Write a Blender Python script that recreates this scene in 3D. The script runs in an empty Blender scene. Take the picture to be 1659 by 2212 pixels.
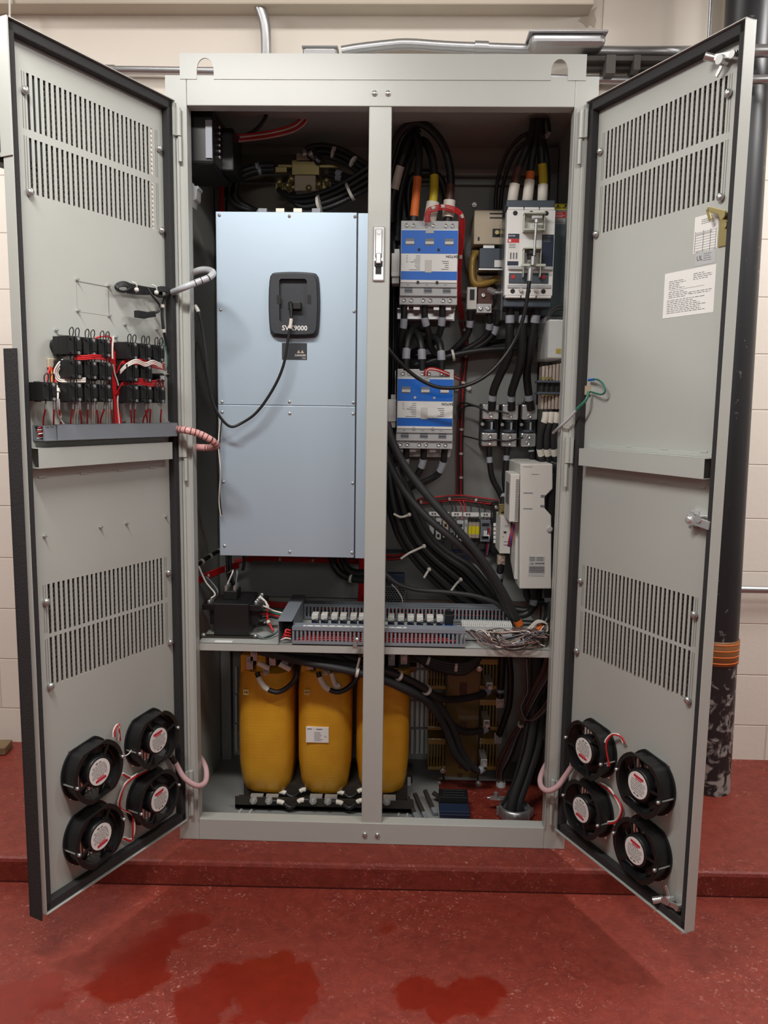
import bpy, math, random
import numpy as np
from mathutils import Matrix, Vector
random.seed(7)
sc = bpy.context.scene
COL = sc.collection
# ------------------------------------------------------------------ camera
CX, CY, FPX = 829.5, 1106.0, 1731.105
PIT, YAW, ROL = .12955, -.0248, .0138
CAM = np.array([.08547, -2.38452, 1.37436])
_cy, _sy, _cp, _sp = math.cos(YAW), math.sin(YAW), math.cos(PIT), math.sin(PIT)
FW = np.array([_sy*_cp, _cy*_cp, -_sp]); _rt = np.array([_cy, -_sy, 0.]); _up = np.cross(_rt, FW)
RT = math.cos(ROL)*_rt + math.sin(ROL)*_up
UP = -math.sin(ROL)*_rt + math.cos(ROL)*_up
cd = bpy.data.cameras.new('camera'); cam = bpy.data.objects.new('camera', cd); COL.objects.link(cam)
m = Matrix.Identity(4)
for i in range(3):
    m[i][0], m[i][1], m[i][2], m[i][3] = RT[i], UP[i], -FW[i], CAM[i]
cam.matrix_world = m
cd.sensor_fit = 'HORIZONTAL'; cd.sensor_width = 36; cd.lens = FPX/1659*36
cd.clip_start = .05; cd.clip_end = 50
sc.camera = cam
# ------------------------------------------------------------------ light
sc.view_settings.view_transform = 'Standard'; sc.view_settings.look = 'None'
sc.view_settings.exposure = 0.0; sc.view_settings.gamma = 1; sc.view_settings.use_curve_mapping = False
w = bpy.data.worlds.new('room_light'); sc.world = w; w.use_nodes = True
w.node_tree.nodes['Background'].inputs[0].default_value = (1, .96, .92, 1)
w.node_tree.nodes['Background'].inputs[1].default_value = .09
def lamp(name, loc, aim, sx, sy, e, col=(1, .98, .95)):
    l = bpy.data.lights.new(name, 'AREA'); l.shape = 'RECTANGLE'; l.size = sx; l.size_y = sy; l.energy = e; l.color = col
    o = bpy.data.objects.new(name, l); COL.objects.link(o); o.location = loc
    o.rotation_euler = (Vector(aim)-Vector(loc)).to_track_quat('-Z', 'Y').to_euler()
    return o
lamp('ceiling_or_fill_lamp', (-.52, -1.3, 2.8), (-.5, -1.2, 0), .95, .16, 46)
lamp('ceiling_or_fill_lamp', (1.3, -1.6, 2.9), (1.2, -1.4, 0), 1.0, .16, 26)
lamp('ceiling_or_fill_lamp', (-.15, .12, 3.06), (-.15, .2, 0), 1.9, .12, 10)
lamp('ceiling_or_fill_lamp', (2.2, -.4, 2.95), (2.1, -.2, 0), .2, 1.0, 54)
lamp('ceiling_or_fill_lamp', (-2.2, -.4, 2.95), (-2.1, -.2, 0), .2, 1.0, 40)
lamp('ceiling_or_fill_lamp', (.2, -5.4, 2.5), (.2, -1.0, 1.0), 1.6, .3, 17)  # added fill behind the camera to lift the dark interior, not a fixture
# ------------------------------------------------------------------ pixel -> point on a plane
def ray(u, v): return FW + RT*(u-CX)/FPX - UP*(v-CY)/FPX
def U(u, v, Y):
    d = ray(u, v); return CAM + d*(Y-CAM[1])/d[1]
def UZ(u, v, Z):
    d = ray(u, v); return CAM + d*(Z-CAM[2])/d[2]
HG = {'L': (np.array([-.57967, -.01, 0]), .44152, 1), 'R': (np.array([.57404, -.01, 0]), .44765, -1)}
def door_axes(s):
    H, t, k = HG[s]
    u = np.array([-k*math.sin(t), -math.cos(t), 0]); N = np.array([k*math.cos(t), -math.sin(t), 0])
    return H, u, N, k
def DW(s, px, py, n=-.03):          # pixel on the plane n metres in front of a door's lip -> world
    H, u, N, k = door_axes(s); d = ray(px, py); P0 = H+N*n
    return CAM + d*(((P0-CAM)@N)/(d@N))
def DP(s, uu, n, z):                # door coordinates -> world
    H, u, N, k = door_axes(s); return H+u*uu+N*n+np.array([0, 0, z])
def door_mat(s, uu, n, z):
    H, u, N, k = door_axes(s); p = DP(s, uu, n, z); x = u*k
    M = Matrix.Identity(4)
    for i in range(3): M[i][0], M[i][1], M[i][3] = x[i], N[i], p[i]
    return M
# ------------------------------------------------------------------ materials
def lin(c):
    return tuple(((v/255)/12.92 if v/255 <= .04045 else ((v/255+.055)/1.055)**2.4) for v in c)
MT = {}
def mat(name, rgb, rough=.5, metal=0., bump=0., bscale=60., var=0., vscale=8., alpha=1., trans=0., coat=0.):
    mt = bpy.data.materials.new(name); mt.use_nodes = True; nt = mt.node_tree; b = nt.nodes['Principled BSDF']
    c = lin(rgb)
    b.inputs['Base Color'].default_value = (*c, 1); b.inputs['Roughness'].default_value = rough; b.inputs['Metallic'].default_value = metal
    b.inputs['Alpha'].default_value = alpha; b.inputs['Transmission Weight'].default_value = trans; b.inputs['Coat Weight'].default_value = coat
    if var or bump:
        tc = nt.nodes.new('ShaderNodeTexCoord')
    if var:
        n = nt.nodes.new('ShaderNodeTexNoise'); n.inputs['Scale'].default_value = vscale; n.inputs['Detail'].default_value = 6
        r = nt.nodes.new('ShaderNodeMix'); r.data_type = 'RGBA'
        r.inputs[6].default_value = (*[v*(1-var) for v in c], 1); r.inputs[7].default_value = (*[min(1, v*(1+var)) for v in c], 1)
        nt.links.new(tc.outputs['Object'], n.inputs['Vector']); nt.links.new(n.outputs['Fac'], r.inputs[0]); nt.links.new(r.outputs[2], b.inputs['Base Color'])
    if bump:
        n = nt.nodes.new('ShaderNodeTexNoise'); n.inputs['Scale'].default_value = bscale; n.inputs['Detail'].default_value = 3
        bm = nt.nodes.new('ShaderNodeBump'); bm.inputs['Strength'].default_value = bump; bm.inputs['Distance'].default_value = .004
        nt.links.new(tc.outputs['Object'], n.inputs['Vector']); nt.links.new(n.outputs['Fac'], bm.inputs['Height']); nt.links.new(bm.outputs['Normal'], b.inputs['Normal'])
    MT[name] = mt
    return mt
PAINT = mat('grey enamel', (180, 182, 176), .32, bump=.035, bscale=350, var=.03)
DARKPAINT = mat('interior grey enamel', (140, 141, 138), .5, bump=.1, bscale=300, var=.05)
GASK = mat('black foam gasket', (44, 43, 44), .85, bump=.3, bscale=200)
BLK = mat('black plastic', (26, 26, 27), .4)
RUB = mat('black cable jacket', (30, 30, 31), .42, bump=.08, bscale=90)
RUBM = mat('matt black cable jacket', (38, 38, 39), .6)
STEEL = mat('zinc plated steel', (205, 205, 203), .28, .8)
CHROME = mat('chrome', (228, 228, 228), .2, .72)
BRASS = mat('brass', (184, 168, 116), .3, .8)
GALV = mat('galvanised steel', (178, 178, 180), .36, .85, bump=.1, bscale=40, var=.08)
WHITE = mat('white plastic', (238, 238, 234), .4)
OFFW = mat('off white plastic', (212, 210, 203), .5)
LGREY = mat('light grey plastic', (184, 186, 186), .45)
MGREY = mat('mid grey plastic', (120, 124, 130), .5)
DGREY = mat('dark slate plastic', (70, 80, 90), .5)
BLUE = mat('blue label', (14, 104, 206), .35)
DKRED = mat('dark red wire', (128, 22, 26), .45)
ZINC = mat('pale zinc bracket', (196, 200, 184), .35, .4)
TAGY = mat('pale yellow tag', (226, 208, 140), .6)
NAVY = mat('navy blue plastic', (30, 42, 66), .45)
RED = mat('red wire', (200, 28, 34), .4)
WWIRE = mat('white wire', (228, 220, 212), .45)
GREEN = mat('green wire', (40, 110, 90), .45)
BWIRE = mat('dark wire', (40, 40, 42), .45)
BROWNW = mat('brown wire', (96, 72, 66), .5)
GREYW = mat('grey wire', (120, 120, 128), .5)
ORANGE = mat('orange tape', (226, 112, 40), .5, bump=.2, bscale=120)
YELLOW = mat('yellow tape', (205, 180, 30), .5, bump=.2, bscale=120)
BROWN = mat('brown tape', (84, 50, 40), .5)
SLEEVE = mat('white sleeve', (226, 220, 208), .5)
MARK = mat('grey cable marker', (160, 163, 172), .5)
TIE = mat('natural cable tie', (214, 210, 200), .4)
PINK = mat('pink spiral wrap', (222, 164, 160), .38, coat=.3)
WRAP = mat('clear spiral wrap', (186, 188, 192), .3, coat=.3)
PINKT = mat('pale pink tubing', (206, 170, 172), .35, coat=.3)
DRIVE = mat('silver blue enamel', (186, 203, 217), .48, .5, bump=.02, bscale=400)
DRIVESIDE = mat('dark drive casing', (70, 76, 84), .5)
CHARC = mat('charcoal plastic', (52, 55, 60), .5, bump=.1, bscale=400)
PAPER = mat('white label paper', (232, 230, 226), .6)
INK = mat('black ink', (30, 30, 32), .6)
INKG = mat('grey ink', (110, 110, 112), .6)
INKR = mat('red ink', (190, 40, 60), .6)
DUCT = mat('grey slotted duct', (128, 134, 142), .5)
AMBER = mat('amber varnish', (150, 118, 50), .35, coat=.4)
SHEET = mat('grey brown insulating sheet', (112, 104, 90), .5)
AMBERD = mat('dark amber varnish', (104, 84, 38), .35, coat=.4)
CORE = mat('black core steel', (52, 46, 40), .55, var=.2)
BEIGE = mat('beige plastic', (190, 176, 152), .5)
GREYPL = mat('blue grey panel', (120, 138, 146), .5)
REDL = mat('red label', (196, 40, 46), .5)
YELL = mat('yellow label', (220, 206, 40), .5)
COPPER = mat('tinned copper', (216, 202, 188), .3, .55)
CLEAR = mat('clear polycarbonate', (235, 240, 240), .08, trans=.9, alpha=.35)
WOOD = mat('weathered plank', (120, 98, 70), .8, bump=.4, bscale=40, var=.3, vscale=20)
RUST = mat('dark bracket steel', (84, 80, 76), .6, .3, var=.2)
BANDB = mat('brown tape band', (128, 84, 48), .45)
GREYBOX = mat('dark grey enamel', (66, 67, 68), .5)
LUG = mat('tinned lug', (190, 190, 188), .35, .45)
PLATE = mat('bright plated steel', (222, 222, 224), .3, .5)
GROOVE = mat('panel groove', (128, 129, 125), .6)
HOOD = mat('dull louvre steel', (86, 82, 76), .6)
MESHW = mat('dull mesh wire', (150, 148, 142), .45, .5)

def wall_material():
    mt = bpy.data.materials.new('painted block wall'); mt.use_nodes = True; nt = mt.node_tree; b = nt.nodes['Principled BSDF']
    tc = nt.nodes.new('ShaderNodeTexCoord'); mp = nt.nodes.new('ShaderNodeMapping'); mp.inputs['Rotation'].default_value = (math.pi/2, 0, 0)
    mp.inputs['Location'].default_value = (.1, .035, 0)
    br = nt.nodes.new('ShaderNodeTexBrick'); c = lin((232, 223, 212)); c2 = lin((214, 201, 188))
    br.inputs['Color1'].default_value = (*c, 1); br.inputs['Color2'].default_value = (*c, 1); br.inputs['Mortar'].default_value = (*c2, 1)
    br.inputs['Scale'].default_value = 1; br.inputs['Brick Width'].default_value = .41; br.inputs['Row Height'].default_value = .207
    br.inputs['Mortar Size'].default_value = .0035; br.inputs['Mortar Smooth'].default_value = .6
    n = nt.nodes.new('ShaderNodeTexNoise'); n.inputs['Scale'].default_value = 2.5; n.inputs['Detail'].default_value = 5
    mx = nt.nodes.new('ShaderNodeMix'); mx.data_type = 'RGBA'; mx.blend_type = 'MULTIPLY'; mx.inputs[0].default_value = .12
    nt.links.new(tc.outputs['Object'], mp.inputs[0]); nt.links.new(mp.outputs[0], br.inputs['Vector']); nt.links.new(tc.outputs['Object'], n.inputs['Vector'])
    nt.links.new(br.outputs['Color'], mx.inputs[6]); nt.links.new(n.outputs['Fac'], mx.inputs[7]); nt.links.new(mx.outputs[2], b.inputs['Base Color'])
    bp = nt.nodes.new('ShaderNodeBump'); bp.inputs['Strength'].default_value = .5; bp.inputs['Distance'].default_value = .006; bp.invert = True
    n2 = nt.nodes.new('ShaderNodeTexNoise'); n2.inputs['Scale'].default_value = 60
    bp2 = nt.nodes.new('ShaderNodeBump'); bp2.inputs['Strength'].default_value = .12; bp2.inputs['Distance'].default_value = .004
    nt.links.new(tc.outputs['Object'], n2.inputs['Vector']); nt.links.new(n2.outputs['Fac'], bp2.inputs['Height'])
    nt.links.new(br.outputs['Fac'], bp.inputs['Height']); nt.links.new(bp2.outputs[0], bp.inputs['Normal']); nt.links.new(bp.outputs[0], b.inputs['Normal'])
    b.inputs['Roughness'].default_value = .55
    return mt
WALL = wall_material()
PLASTER = mat('painted plaster beam', (196, 184, 168), .65, bump=.35, bscale=14, var=.06, vscale=4)
PLASTERL = mat('pale painted plaster', (228, 218, 206), .6, bump=.3, bscale=14, var=.04, vscale=4)

def floor_material():
    mt = bpy.data.materials.new('worn red floor paint'); mt.use_nodes = True; nt = mt.node_tree; b = nt.nodes['Principled BSDF']; N = nt.nodes.new
    tc = N('ShaderNodeTexCoord')
    def noise(s, d, dist=0.):
        n = N('ShaderNodeTexNoise'); n.inputs['Scale'].default_value = s; n.inputs['Detail'].default_value = d; n.inputs['Distortion'].default_value = dist
        nt.links.new(tc.outputs['Object'], n.inputs['Vector']); return n
    def ramp(src, a, bb, c0=(0, 0, 0), c1=(1, 1, 1)):
        r = N('ShaderNodeValToRGB'); r.color_ramp.elements[0].position = a; r.color_ramp.elements[1].position = bb
        r.color_ramp.elements[0].color = (*c0, 1); r.color_ramp.elements[1].color = (*c1, 1)
        nt.links.new(src.outputs['Fac'], r.inputs[0]); return r
    big = noise(2.1, 5, .5); mott = noise(26, 10, .6); fine = noise(70, 6, 1.6); sc_ = noise(5, 8, 1.2)
    mott.inputs['Roughness'].default_value = .72
    geo = N('ShaderNodeNewGeometry')                    # glossy wet patches where they lie on the floor
    wob = N('ShaderNodeVectorMath'); wob.operation = 'MULTIPLY_ADD'; wob.inputs[1].default_value = (.22, .22, 0); nt.links.new(big.outputs['Color'], wob.inputs[0]); nt.links.new(geo.outputs['Position'], wob.inputs[2])
    big.inputs['Scale'].default_value = 6.5
    last = None
    for px, py, r in ((385, 2002, .075), (425, 1993, .05), (330, 2050, .10), (290, 2105, .12), (240, 2130, .10), (575, 2075, .07), (500, 2125, .10), (600, 2140, .13), (450, 2165, .10), (905, 2150, .09), (1040, 2130, .07), (1010, 2165, .10), (60, 2160, .12), (830, 1998, .03)):
        c = UZ(px, py, -.078); d = N('ShaderNodeVectorMath'); d.operation = 'DISTANCE'; nt.links.new(wob.outputs[0], d.inputs[0]); d.inputs[1].default_value = (c[0]+.11, c[1]+.11, c[2])
        q = N('ShaderNodeMath'); q.operation = 'SUBTRACT'; nt.links.new(d.outputs['Value'], q.inputs[0]); q.inputs[1].default_value = r*.8
        if last is None: last = q
        else:
            mn = N('ShaderNodeMath'); mn.operation = 'MINIMUM'; nt.links.new(last.outputs[0], mn.inputs[0]); nt.links.new(q.outputs[0], mn.inputs[1]); last = mn
    wet = N('ShaderNodeMapRange'); wet.inputs[1].default_value = .012; wet.inputs[2].default_value = -.006; nt.links.new(last.outputs[0], wet.inputs[0])
    mix = ramp(mott, .36, .66); scuff = ramp(fine, .60, .68); zone = ramp(sc_, .38, .62)
    def math_(op, a, c):
        n = N('ShaderNodeMath'); n.operation = op
        for q, v in ((0, a), (1, c)):
            if isinstance(v, (int, float)): n.inputs[q].default_value = v
            else: nt.links.new(v, n.inputs[q])
        return n.outputs[0]
    def mixc(f, a, c):
        n = N('ShaderNodeMix'); n.data_type = 'RGBA'
        for q, v in ((0, f), (6, a), (7, c)):
            if isinstance(v, tuple): n.inputs[q].default_value = (*lin(v), 1)
            else: nt.links.new(v, n.inputs[q])
        return n.outputs[2]
    dry = mixc(mix.outputs[0], (110, 36, 25), (134, 51, 37))
    inv = math_('SUBTRACT', 1, wet.outputs[0])
    f2 = math_('MULTIPLY', math_('MULTIPLY', scuff.outputs[0], zone.outputs[0]), .75)
    c1 = mixc(f2, dry, (178, 120, 108))
    col = mixc(wet.outputs[0], c1, mixc(mix.outputs[0], (112, 31, 20), (124, 36, 24)))
    nt.links.new(col, b.inputs['Base Color'])
    rr = N('ShaderNodeMapRange'); rr.inputs[3].default_value = .5; rr.inputs[4].default_value = .2; nt.links.new(wet.outputs[0], rr.inputs[0]); nt.links.new(rr.outputs[0], b.inputs['Roughness'])
    bp = N('ShaderNodeBump'); bp.inputs['Distance'].default_value = .006
    nt.links.new(math_('ADD', math_('MULTIPLY', inv, .35), .10), bp.inputs['Strength'])
    nt.links.new(math_('ADD', mott.outputs['Fac'], math_('MULTIPLY', fine.outputs['Fac'], .4)), bp.inputs['Height']); nt.links.new(bp.outputs[0], b.inputs['Normal'])
    return mt
FLOOR = floor_material()

def coil_material():
    mt = bpy.data.materials.new('yellow taped coil'); mt.use_nodes = True; nt = mt.node_tree; b = nt.nodes['Principled BSDF']; N = nt.nodes.new
    tc = N('ShaderNodeTexCoord'); wv = N('ShaderNodeTexWave'); wv.wave_type = 'BANDS'; wv.bands_direction = 'Z'; wv.wave_profile = 'SAW'
    wv.inputs['Scale'].default_value = 28; wv.inputs['Distortion'].default_value = 1.2; wv.inputs['Detail'].default_value = 2; wv.inputs['Detail Scale'].default_value = 1.5
    n = N('ShaderNodeTexNoise'); n.inputs['Scale'].default_value = 9; n.inputs['Detail'].default_value = 6
    r = N('ShaderNodeMix'); r.data_type = 'RGBA'; r.inputs[6].default_value = (*lin((196, 128, 20)), 1); r.inputs[7].default_value = (*lin((238, 184, 50)), 1)
    bp = N('ShaderNodeBump'); bp.inputs['Strength'].default_value = .45; bp.inputs['Distance'].default_value = .003
    nt.links.new(tc.outputs['Object'], wv.inputs['Vector']); nt.links.new(tc.outputs['Object'], n.inputs['Vector'])
    nt.links.new(n.outputs['Fac'], r.inputs[0]); nt.links.new(r.outputs[2], b.inputs['Base Color'])
    nt.links.new(wv.outputs['Fac'], bp.inputs['Height']); nt.links.new(bp.outputs[0], b.inputs['Normal']); b.inputs['Roughness'].default_value = .4
    return mt
COIL = coil_material()

def pipe_material():
    mt = bpy.data.materials.new('black pipe with scraped foot'); mt.use_nodes = True; nt = mt.node_tree; b = nt.nodes['Principled BSDF']; N = nt.nodes.new
    tc = N('ShaderNodeTexCoord'); n = N('ShaderNodeTexNoise'); n.inputs['Scale'].default_value = 26; n.inputs['Detail'].default_value = 7; n.inputs['Distortion'].default_value = 1
    sp = N('ShaderNodeSeparateXYZ'); nt.links.new(tc.outputs['Object'], sp.inputs[0]); nt.links.new(tc.outputs['Object'], n.inputs['Vector'])
    mr = N('ShaderNodeMapRange'); mr.inputs[1].default_value = .05; mr.inputs[2].default_value = .72; mr.inputs[3].default_value = .24; mr.inputs[4].default_value = -.02
    nt.links.new(sp.outputs['Z'], mr.inputs[0]); ad = N('ShaderNodeMath'); nt.links.new(n.outputs['Fac'], ad.inputs[0]); nt.links.new(mr.outputs[0], ad.inputs[1])
    r = N('ShaderNodeValToRGB'); r.color_ramp.elements[0].position = .66; r.color_ramp.elements[1].position = .8
    r.color_ramp.elements[0].color = (*lin((34, 34, 37)), 1); r.color_ramp.elements[1].color = (*lin((150, 146, 142)), 1)
    nt.links.new(ad.outputs[0], r.inputs[0]); nt.links.new(r.outputs[0], b.inputs['Base Color']); b.inputs['Roughness'].default_value = .4
    return mt
PIPEM = pipe_material()
# ------------------------------------------------------------------ mesh builder
class B:
    def __init__(s): s.v = []; s.f = []; s.s = []; s.k = []; s.mi = 0
    def add(s, vs, fs, smooth=False):
        o = len(s.v); s.v.extend(tuple(float(c) for c in q) for q in vs)
        for f in fs: s.f.append(tuple(i+o for i in f)); s.s.append(smooth); s.k.append(s.mi)
        return s
    def hexa(s, p):
        return s.add(p, [(0, 3, 2, 1), (4, 5, 6, 7), (0, 1, 5, 4), (1, 2, 6, 5), (2, 3, 7, 6), (3, 0, 4, 7)])
    def box(s, x0, x1, y0, y1, z0, z1):
        x0, x1 = sorted((x0, x1)); y0, y1 = sorted((y0, y1)); z0, z1 = sorted((z0, z1))
        return s.hexa([(x0, y0, z0), (x1, y0, z0), (x1, y1, z0), (x0, y1, z0), (x0, y0, z1), (x1, y0, z1), (x1, y1, z1), (x0, y1, z1)])
    def bar(s, p, q, wx, wy, up=(0, 0, 1)):
        p = np.array(p, float); q = np.array(q, float); d = q-p; d = d/np.linalg.norm(d); a = np.cross(d, up)
        if np.linalg.norm(a) < 1e-4: a = np.cross(d, (1, 0, 0))
        a = a/np.linalg.norm(a); b_ = np.cross(a, d); a = a*wx/2; b_ = b_*wy/2
        return s.hexa([p-a-b_, p+a-b_, p+a+b_, p-a+b_, q-a-b_, q+a-b_, q+a+b_, q-a+b_])
    def tube(s, pts, r, n=8, caps=True):
        P = np.array(pts, float); k = len(P); T = np.gradient(P, axis=0); T = T/np.maximum(np.linalg.norm(T, axis=1)[:, None], 1e-9)
        up = np.array([0, 0, 1.]) if abs(T[0][2]) < .9 else np.array([1., 0, 0]); a = np.cross(T[0], up); a = a/np.linalg.norm(a)
        vs = []; rr = r if hasattr(r, '__len__') else [r]*k
        for i in range(k):
            a = a-T[i]*(a@T[i]); a = a/max(np.linalg.norm(a), 1e-9); b_ = np.cross(T[i], a)
            for j in range(n):
                t = 2*math.pi*j/n; vs.append(P[i]+rr[i]*(a*math.cos(t)+b_*math.sin(t)))
        fs = [(i*n+j, i*n+(j+1) % n, (i+1)*n+(j+1) % n, (i+1)*n+j) for i in range(k-1) for j in range(n)]
        s.add(vs, fs, True)
        if caps:
            s.add(vs[:n], [tuple(range(n))[::-1]]); s.add(vs[-n:], [tuple(range(n))])
        return s
    def cyl(s, p, q, r, n=16, r2=None):
        return s.tube([p, q], [r, r if r2 is None else r2], n)
    def lathe(s, prof, c, axis, n=24):      # prof: (radius, height) along axis
        ax = np.array(axis, float); ax = ax/np.linalg.norm(ax); a = np.cross(ax, (0, 0, 1) if abs(ax[2]) < .9 else (1, 0, 0)); a = a/np.linalg.norm(a); b_ = np.cross(ax, a)
        c = np.array(c, float); vs = []; k = len(prof)
        for r, h in prof:
            for j in range(n):
                t = 2*math.pi*j/n; vs.append(c+ax*h+r*(a*math.cos(t)+b_*math.sin(t)))
        fs = [(i*n+j, i*n+(j+1) % n, (i+1)*n+(j+1) % n, (i+1)*n+j) for i in range(k-1) for j in range(n)]
        s.add(vs, fs, True)
        if prof[0][0] > 1e-4: s.add(vs[:n], [tuple(range(n))[::-1]])
        if prof[-1][0] > 1e-4: s.add(vs[-n:], [tuple(range(n))])
        return s
    def ball(s, c, r, n=10):
        return s.lathe([(max(r*math.sin(math.pi*i/6), 1e-5), -r*math.cos(math.pi*i/6)) for i in range(7)], c, (0, 0, 1), n)
    def prism(s, poly, o, ax, ay, d):       # polygon in (ax, ay) from o, pushed along vector d
        o = np.array(o, float); ax = np.array(ax, float); ay = np.array(ay, float); d = np.array(d, float); n = len(poly)
        A = [o+ax*x+ay*y for x, y in poly]; C = [p+d for p in A]
        s.add(A+C, [tuple(range(n)), tuple(range(2*n-1, n-1, -1))]+[(i, i+n, (i+1) % n+n, (i+1) % n) for i in range(n)]); return s
    def screw(s, p, nrm, r=.005, h=.004):
        return s.lathe([(r, 0), (r, h*.5), (r*.75, h), (r*.3, h*.95), (1e-5, h*.8)], p, nrm, 10)
    def text(s, t, o, ax, ay, size, push=0., align='CENTER', bold=.0):
        key = (t, align, bold)
        if key not in TX:
            cu = bpy.data.curves.new('t', 'FONT'); cu.body = t; cu.size = 1; cu.align_x = align; cu.align_y = 'CENTER'; cu.offset = bold; cu.resolution_u = 2
            ob = bpy.data.objects.new('t', cu); COL.objects.link(ob); dg = bpy.context.evaluated_depsgraph_get()
            me = ob.evaluated_get(dg).to_mesh(); TX[key] = ([tuple(v.co) for v in me.vertices], [tuple(p.vertices) for p in me.polygons])
            ob.evaluated_get(dg).to_mesh_clear(); bpy.data.objects.remove(ob); bpy.data.curves.remove(cu)
        vs, fs = TX[key]; o = np.array(o, float); ax = np.array(ax, float); ay = np.array(ay, float); nz = np.cross(ax, ay)
        return s.add([o+ax*x*size+ay*y*size+nz*push for x, y, z in vs], fs)
    def quad(s, o, ax, ay, x0, x1, y0, y1, push=0.):
        o = np.array(o, float); ax = np.array(ax, float); ay = np.array(ay, float); nz = np.cross(ax, ay)*push
        return s.add([o+ax*x0+ay*y0+nz, o+ax*x1+ay*y0+nz, o+ax*x1+ay*y1+nz, o+ax*x0+ay*y1+nz], [(0, 1, 2, 3)])
TX = {}
MW = {}
def tag(o, label=None, cat=None, group=None, kind=None):
    for k, v in (('label', label), ('category', cat), ('group', group), ('kind', kind)):
        if v: o[k] = v
    return o
def thing(name, label, cat, loc=(0, 0, 0), M=None, group=None):
    o = bpy.data.objects.new(name, None); o.empty_display_size = .05; COL.objects.link(o)
    M = M if M is not None else Matrix.Translation(Vector([float(c) for c in loc]))
    o.matrix_world = M; MW[o] = M.copy(); return tag(o, label, cat, group)
def mk(name, b, mats, parent=None, bev=0., local=False, seg=2, label=None):
    """link builder b as one mesh object; world coordinates unless local"""
    V = np.array(b.v, float)
    if parent is not None:
        M = MW[parent]
        if not local:
            I = np.array(M.inverted()); V = V@I[:3, :3].T+I[:3, 3]
    else:
        lo, hi = V.min(0), V.max(0); c = np.array([(lo[0]+hi[0])/2, (lo[1]+hi[1])/2, lo[2]]); V = V-c; M = Matrix.Translation(Vector(c))
    me = bpy.data.meshes.new(name); me.from_pydata([tuple(v) for v in V], [], b.f)
    me.polygons.foreach_set('use_smooth', b.s)
    mats = mats if isinstance(mats, (list, tuple)) else [mats]
    for q in mats: me.materials.append(q)
    if len(mats) > 1: me.polygons.foreach_set('material_index', b.k)
    me.update()
    o = bpy.data.objects.new(name, me); COL.objects.link(o)
    if parent is not None: o.parent = parent
    else: o.matrix_world = M
    MW[o] = M.copy()
    if bev:
        md = o.modifiers.new('bevel', 'BEVEL'); md.width = bev; md.segments = seg; md.limit_method = 'ANGLE'; md.angle_limit = .7
    if label: o['label'] = label
    return o
def struct(name, b, m, parent=None, bev=0.):
    o = mk(name, b, m, parent, bev); o['kind'] = 'structure'; return o
def solo(name, b, mats, label, cat, group=None, bev=0.):
    return tag(mk(name, b, mats, None, bev), label, cat, group)
def dup(root, M, label, group=None):
    r = root.copy(); COL.objects.link(r); r.matrix_world = M; r['label'] = label
    if group: r['group'] = group
    for ch in list(root.children):
        c = ch.copy(); COL.objects.link(c); c.parent = r
        for g in list(ch.children):
            d = g.copy(); COL.objects.link(d); d.parent = c
    return r
def spline(P, per=7):
    P = np.array(P, float)
    if len(P) == 2: return np.array([P[0]+(P[1]-P[0])*t for t in np.linspace(0, 1, 4)])
    Q = np.vstack([2*P[0]-P[1], P, 2*P[-1]-P[-2]]); out = []
    for i in range(1, len(Q)-2):
        p0, p1, p2, p3 = Q[i-1:i+3]
        for t in np.linspace(0, 1, per, endpoint=False):
            out.append(.5*(2*p1+(p2-p0)*t+(2*p0-5*p1+4*p2-p3)*t*t+(3*p1-p0-3*p2+p3)*t**3))
    out.append(P[-1]); return np.array(out)
def sub(S, a, b_):
    L = np.concatenate([[0], np.cumsum(np.linalg.norm(np.diff(S, axis=0), axis=1))]); L = L/L[-1]
    ts = [a]+[t for t in L if a < t < b_]+[b_]
    return np.array([[np.interp(t, L, S[:, i]) for i in range(3)] for t in ts])
def wcable(label, P, r, m=RUB, cat='cable', name='power_cable', group=None, parts=(), ties=(), n=10):
    S = spline(P); b = B().tube(S, r, n); o = tag(mk(name, b, m), label, cat, group)
    for a, e, mm, nm, *k in parts:
        if mm is MARK: a, e = a+(e-a)*.2, e-(e-a)*.2
        mk(nm, B().tube(sub(S, a, e), r*(k[0] if k else 1.13), n), mm, o)
    for t, rr in ties:
        mk('cable_tie', B().tube(sub(S, max(0, t-.004/max(.1, np.linalg.norm(S[0]-S[-1]))), min(1, t+.004/max(.1, np.linalg.norm(S[0]-S[-1])))), rr, n), TIE, o)
    return o
def cable(label, pts, r, *a, Y=None, **k):
    return wcable(label, [U(p[0], p[1], p[2] if len(p) > 2 else Y) for p in pts], r, *a, **k)
def rect(px0, py0, px1, py1, Y):     # pixel rectangle on plane Y -> x0,x1,z0,z1
    c = [U(px0, py0, Y), U(px1, py0, Y), U(px1, py1, Y), U(px0, py1, Y)]
    return (c[0][0]+c[3][0])/2, (c[1][0]+c[2][0])/2, (c[2][2]+c[3][2])/2, (c[0][2]+c[1][2])/2
def fr(b, px0, py0, px1, py1, Y, d):
    x0, x1, z0, z1 = rect(px0, py0, px1, py1, Y); b.box(x0, x1, Y, Y+d, z0, z1); return x0, x1, z0, z1
EX, EZ, EY = np.array([1., 0, 0]), np.array([0, 0, 1.]), np.array([0, 1., 0])
ORD = ['first', 'second', 'third', 'fourth', 'fifth', 'sixth', 'seventh', 'eighth', 'ninth', 'tenth', 'eleventh', 'twelfth', 'thirteenth', 'fourteenth', 'fifteenth', 'sixteenth', 'seventeenth', 'eighteenth', 'nineteenth', 'twentieth']
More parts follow.
